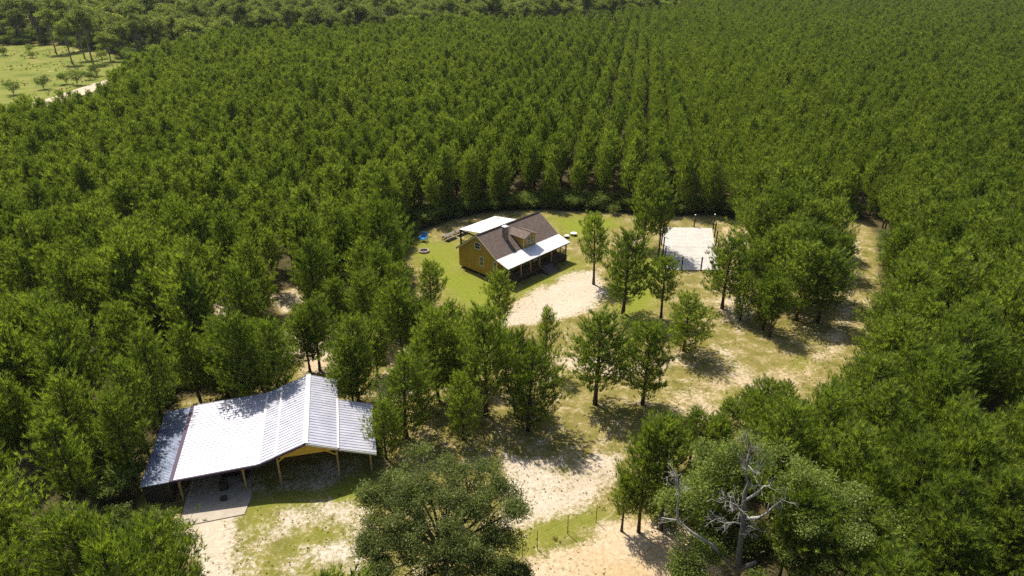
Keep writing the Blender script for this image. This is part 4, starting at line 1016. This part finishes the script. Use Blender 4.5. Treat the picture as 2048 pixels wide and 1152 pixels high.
front = np.argsort(np.hypot(gx_, gy_)); nf = 130; fr = np.zeros(len(gx_), bool); fr[front[:nf]] = True
for i in np.nonzero(fr)[0]:
    x_ = pix((gx_[i], gy_[i], 8))[0]
    lb = 'tree of the dark wood behind the far left field' if x_ < 230 else ('pale green tree of the wood beyond the upper left plantation edge' if x_ < 620 else 'rounded tree of the far wood above the middle of the plantation')
    place_tree(FARV[vv[i]], gx_[i], gy_[i], rz_[i], sc_[i], lb, 'trees' + lb[4:] if lb.startswith('tree') else 'trees of the far wood, ' + lb.split(' of ')[1])
bsrc = {}
for o in COL.objects:
    if o.name.startswith('broadleaf_tree') and o.children:
        for v, k in enumerate(FARV):
            if v not in bsrc and o.children[0].data in (k[0], k[1]): bsrc[v] = tuple(o.children)
rest = ~fr
scatter('distant_wood', np.stack([gx_, gy_, 0 * gx_], 1)[rest], sc_[rest], rz_[rest], vv[rest], [bsrc[v] for v in range(4)], 'mixed broadleaf wood stretching away beyond the plantation', 'wood')

# bushes in the field
for (x, y, v, sc, lb) in ((7, 111, 1, 2.3, 'round dark bush at the left edge of the far field'), (60, 105, 0, 1.6, 'bright green bush in the upper far field'), (66, 116, 1, 1.7, 'brownish low bush below the bright bush in the far field'),
                          (134, 168, 0, 1.8, 'dark upright bush at the field edge near the road'), (155, 170, 0, 2.2, 'largest dark bush beside the dirt road'), (180, 160, 1, 1.8, 'low dark bush right of the largest roadside bush'),
                          (195, 152, 0, 1.9, 'dark bush where the road enters the pines'), (88, 178, 0, 1.9, 'dark bush at the near left edge of the far field'), (28, 190, 0, 1.9, 'dark bush at the nearest corner of the far field'), (205, 118, 1, 2.4, 'grey green bush under the corner trees')):
    p = at(x, y); place_tree(SHRUB[v], p[0], p[1], random.uniform(0, 6), sc, lb, 'bushes of the far field', 'bush', 'bush')

# undergrowth below the plantation edge and weeds on the open ground
edge = []
while len(edge) < 1300:
    x = rng.uniform(-45, 62); y = rng.uniform(38, 128); k = sample_clear(x, y)
    behind = y > 95 and -.6 > k > -6 and rng.uniform() < .7
    if behind or (-6 < k < -.5 and rng.uniform() < .12): edge.append((x, y, 0))
edge = np.array(edge)
o1 = place_tree(SHRUB[0], *at(988, 424)[:2], .4, 1.0, 'bright leafy shrub at the wood edge behind the patio roof', None, 'bush', 'bush')
o2 = place_tree(SHRUB[1], *at(1228, 428)[:2], 1.4, 1.2, 'low shrub at the wood edge left of the tall pine by the court', None, 'bush', 'bush')
scatter('undergrowth', edge, rng.uniform(.45, 1.25, len(edge)), rng.uniform(0, 6.28, len(edge)), rng.integers(0, 2, len(edge)), [tuple(o1.children), tuple(o2.children)], 'leafy undergrowth along the edge of the pine plantation', 'undergrowth')

fx = rng.uniform(-330, -112, 6000); fy = rng.uniform(184, 352, 6000); kk = sdist(FIELD, fx, fy)
ns = np.sin(fx * .11 + np.sin(fy * .07) * 2) + np.cos(fy * .13 + np.sin(fx * .05) * 2)
kk = (kk > 1) & (np.abs(fx + 144) > 6) & (ns > -.4) & (np.abs(fx) < .78 * fy); fx, fy = fx[kk][:900], fy[kk][:900]
scatter('meadow_scrub', np.stack([fx, fy, 0 * fx], 1), rng.uniform(.08, .34, len(fx)) * 1.0, rng.uniform(0, 6.28, len(fx)), rng.integers(0, 2, len(fx)), [tuple(o1.children), tuple(o2.children)], 'rough low scrub dotted over the far left field', 'scrub')
fx = rng.uniform(-400, 60, 9000); fy = rng.uniform(262, 420, 9000); kk = (sdist(PINE_EDGE, fx, fy) > 0) & (sdist(FIELD, fx, fy) < 2) & (np.abs(fx) < .8 * fy) & (np.abs(fx + 143) > 7); fx, fy = fx[kk][:2500], fy[kk][:2500]
scatter('wood_undergrowth', np.stack([fx, fy, 0 * fx], 1), rng.uniform(.8, 2.4, len(fx)), rng.uniform(0, 6.28, len(fx)), rng.integers(0, 2, len(fx)), [tuple(o1.children), tuple(o2.children)], 'low green undergrowth at the foot of the far wood', 'undergrowth')

def weed_mesh(seed, n, h, name):
    rg = np.random.default_rng(seed); P = np.zeros((n, 3)); P[:, :2] = rg.normal(size=(n, 2)) * .09
    A = unit(np.stack([rg.normal(size=n) * .45, rg.normal(size=n) * .45, np.ones(n)], 1))
    V, F, t = blades(P, A, 3, h, .03, rg, (20, 85), 0)
    me = mesh_np(name, V, [F], False, {'tint': t}); return me
M['weed'] = foliage('weed_blades', (.12, .14, .03), (.24, .24, .06), .45, .4, (.3, .26, .09))
wpos = []; sandP = [P for P, _, _ in SAND]
cx = rng.uniform(-40, 60, 60000); cy = rng.uniform(36, 118, 60000); kc = sdist(CLEAR, cx, cy)
pa_ = np.sin(cx * .9 + np.sin(cy * .7) * 2) * np.cos(cy * .8 + np.sin(cx * .5) * 2)
sdw = np.max([sdist(P, cx, cy) for P in sandP], 0)
keep = (kc > 0) & (sdw > -1.5) & ((cy < 62) | (np.abs(sdw) < 1.4)) & (cy < 100) & (pa_ > -.35)
hx = (cx - H_ORG.x) * math.cos(H_YAW) + (cy - H_ORG.y) * math.sin(H_YAW); hy = -(cx - H_ORG.x) * math.sin(H_YAW) + (cy - H_ORG.y) * math.cos(H_YAW)
keep &= ~((hx > -.5) & (hx < 14.5) & (hy > -4) & (hy < 14.2))
bu = (cx - B_ORG[0]) * c + (cy - B_ORG[1]) * s; bv = -(cx - B_ORG[0]) * s + (cy - B_ORG[1]) * c
keep &= ~((bu > -12) & (bu < -2.6) & (bv > -3.5) & (bv < 11)); keep &= sdist(poly([(1318, 450), (1430, 450), (1442, 546), (1328, 546)]), cx, cy) < 0
ci = np.nonzero(keep)[0][:3200]
wp = np.stack([cx[ci], cy[ci], np.zeros(len(ci)) - .02], 1)
w0 = link('weed_clump', weed_mesh(61, 22, .3, 'weed_a'), M['weed']); w0.location = (*at(1110, 1078)[:2], 0); tag(w0, 'small clump of green weeds beside the left fence post', 'weeds', 'weed clumps along the wire fence')
w1 = link('weed_clump', weed_mesh(62, 14, .18, 'weed_b'), M['weed']); w1.location = (*at(1122, 1084)[:2], 0); tag(w1, 'low sparse clump of weeds on the orange sand below the fence', 'weeds', 'weed clumps along the wire fence')
scatter('yard_weeds', wp, rng.uniform(.12, .42, len(ci)) ** 1.0, rng.uniform(0, 6.28, len(ci)), rng.integers(0, 2, len(ci)), [(w0,), (w1,)], 'short weeds and grass tufts scattered over the yard', 'weeds')

# ------------------------------------------------------------------ the air
t = NT('haze_air'); v_ = t.n('ShaderNodeVolumePrincipled'); v_.inputs['Color'].default_value = (.86, .93, 1, 1); v_.inputs['Density'].default_value = .00005; v_.inputs['Anisotropy'].default_value = .2
t.l(v_.outputs[0], t.out.inputs['Volume'])
tag(MB().box(-1600, 1600, -250, 2600, -2, 60).build('haze', t.m), 'thin pale haze over the far woods', 'haze', None, 'stuff')
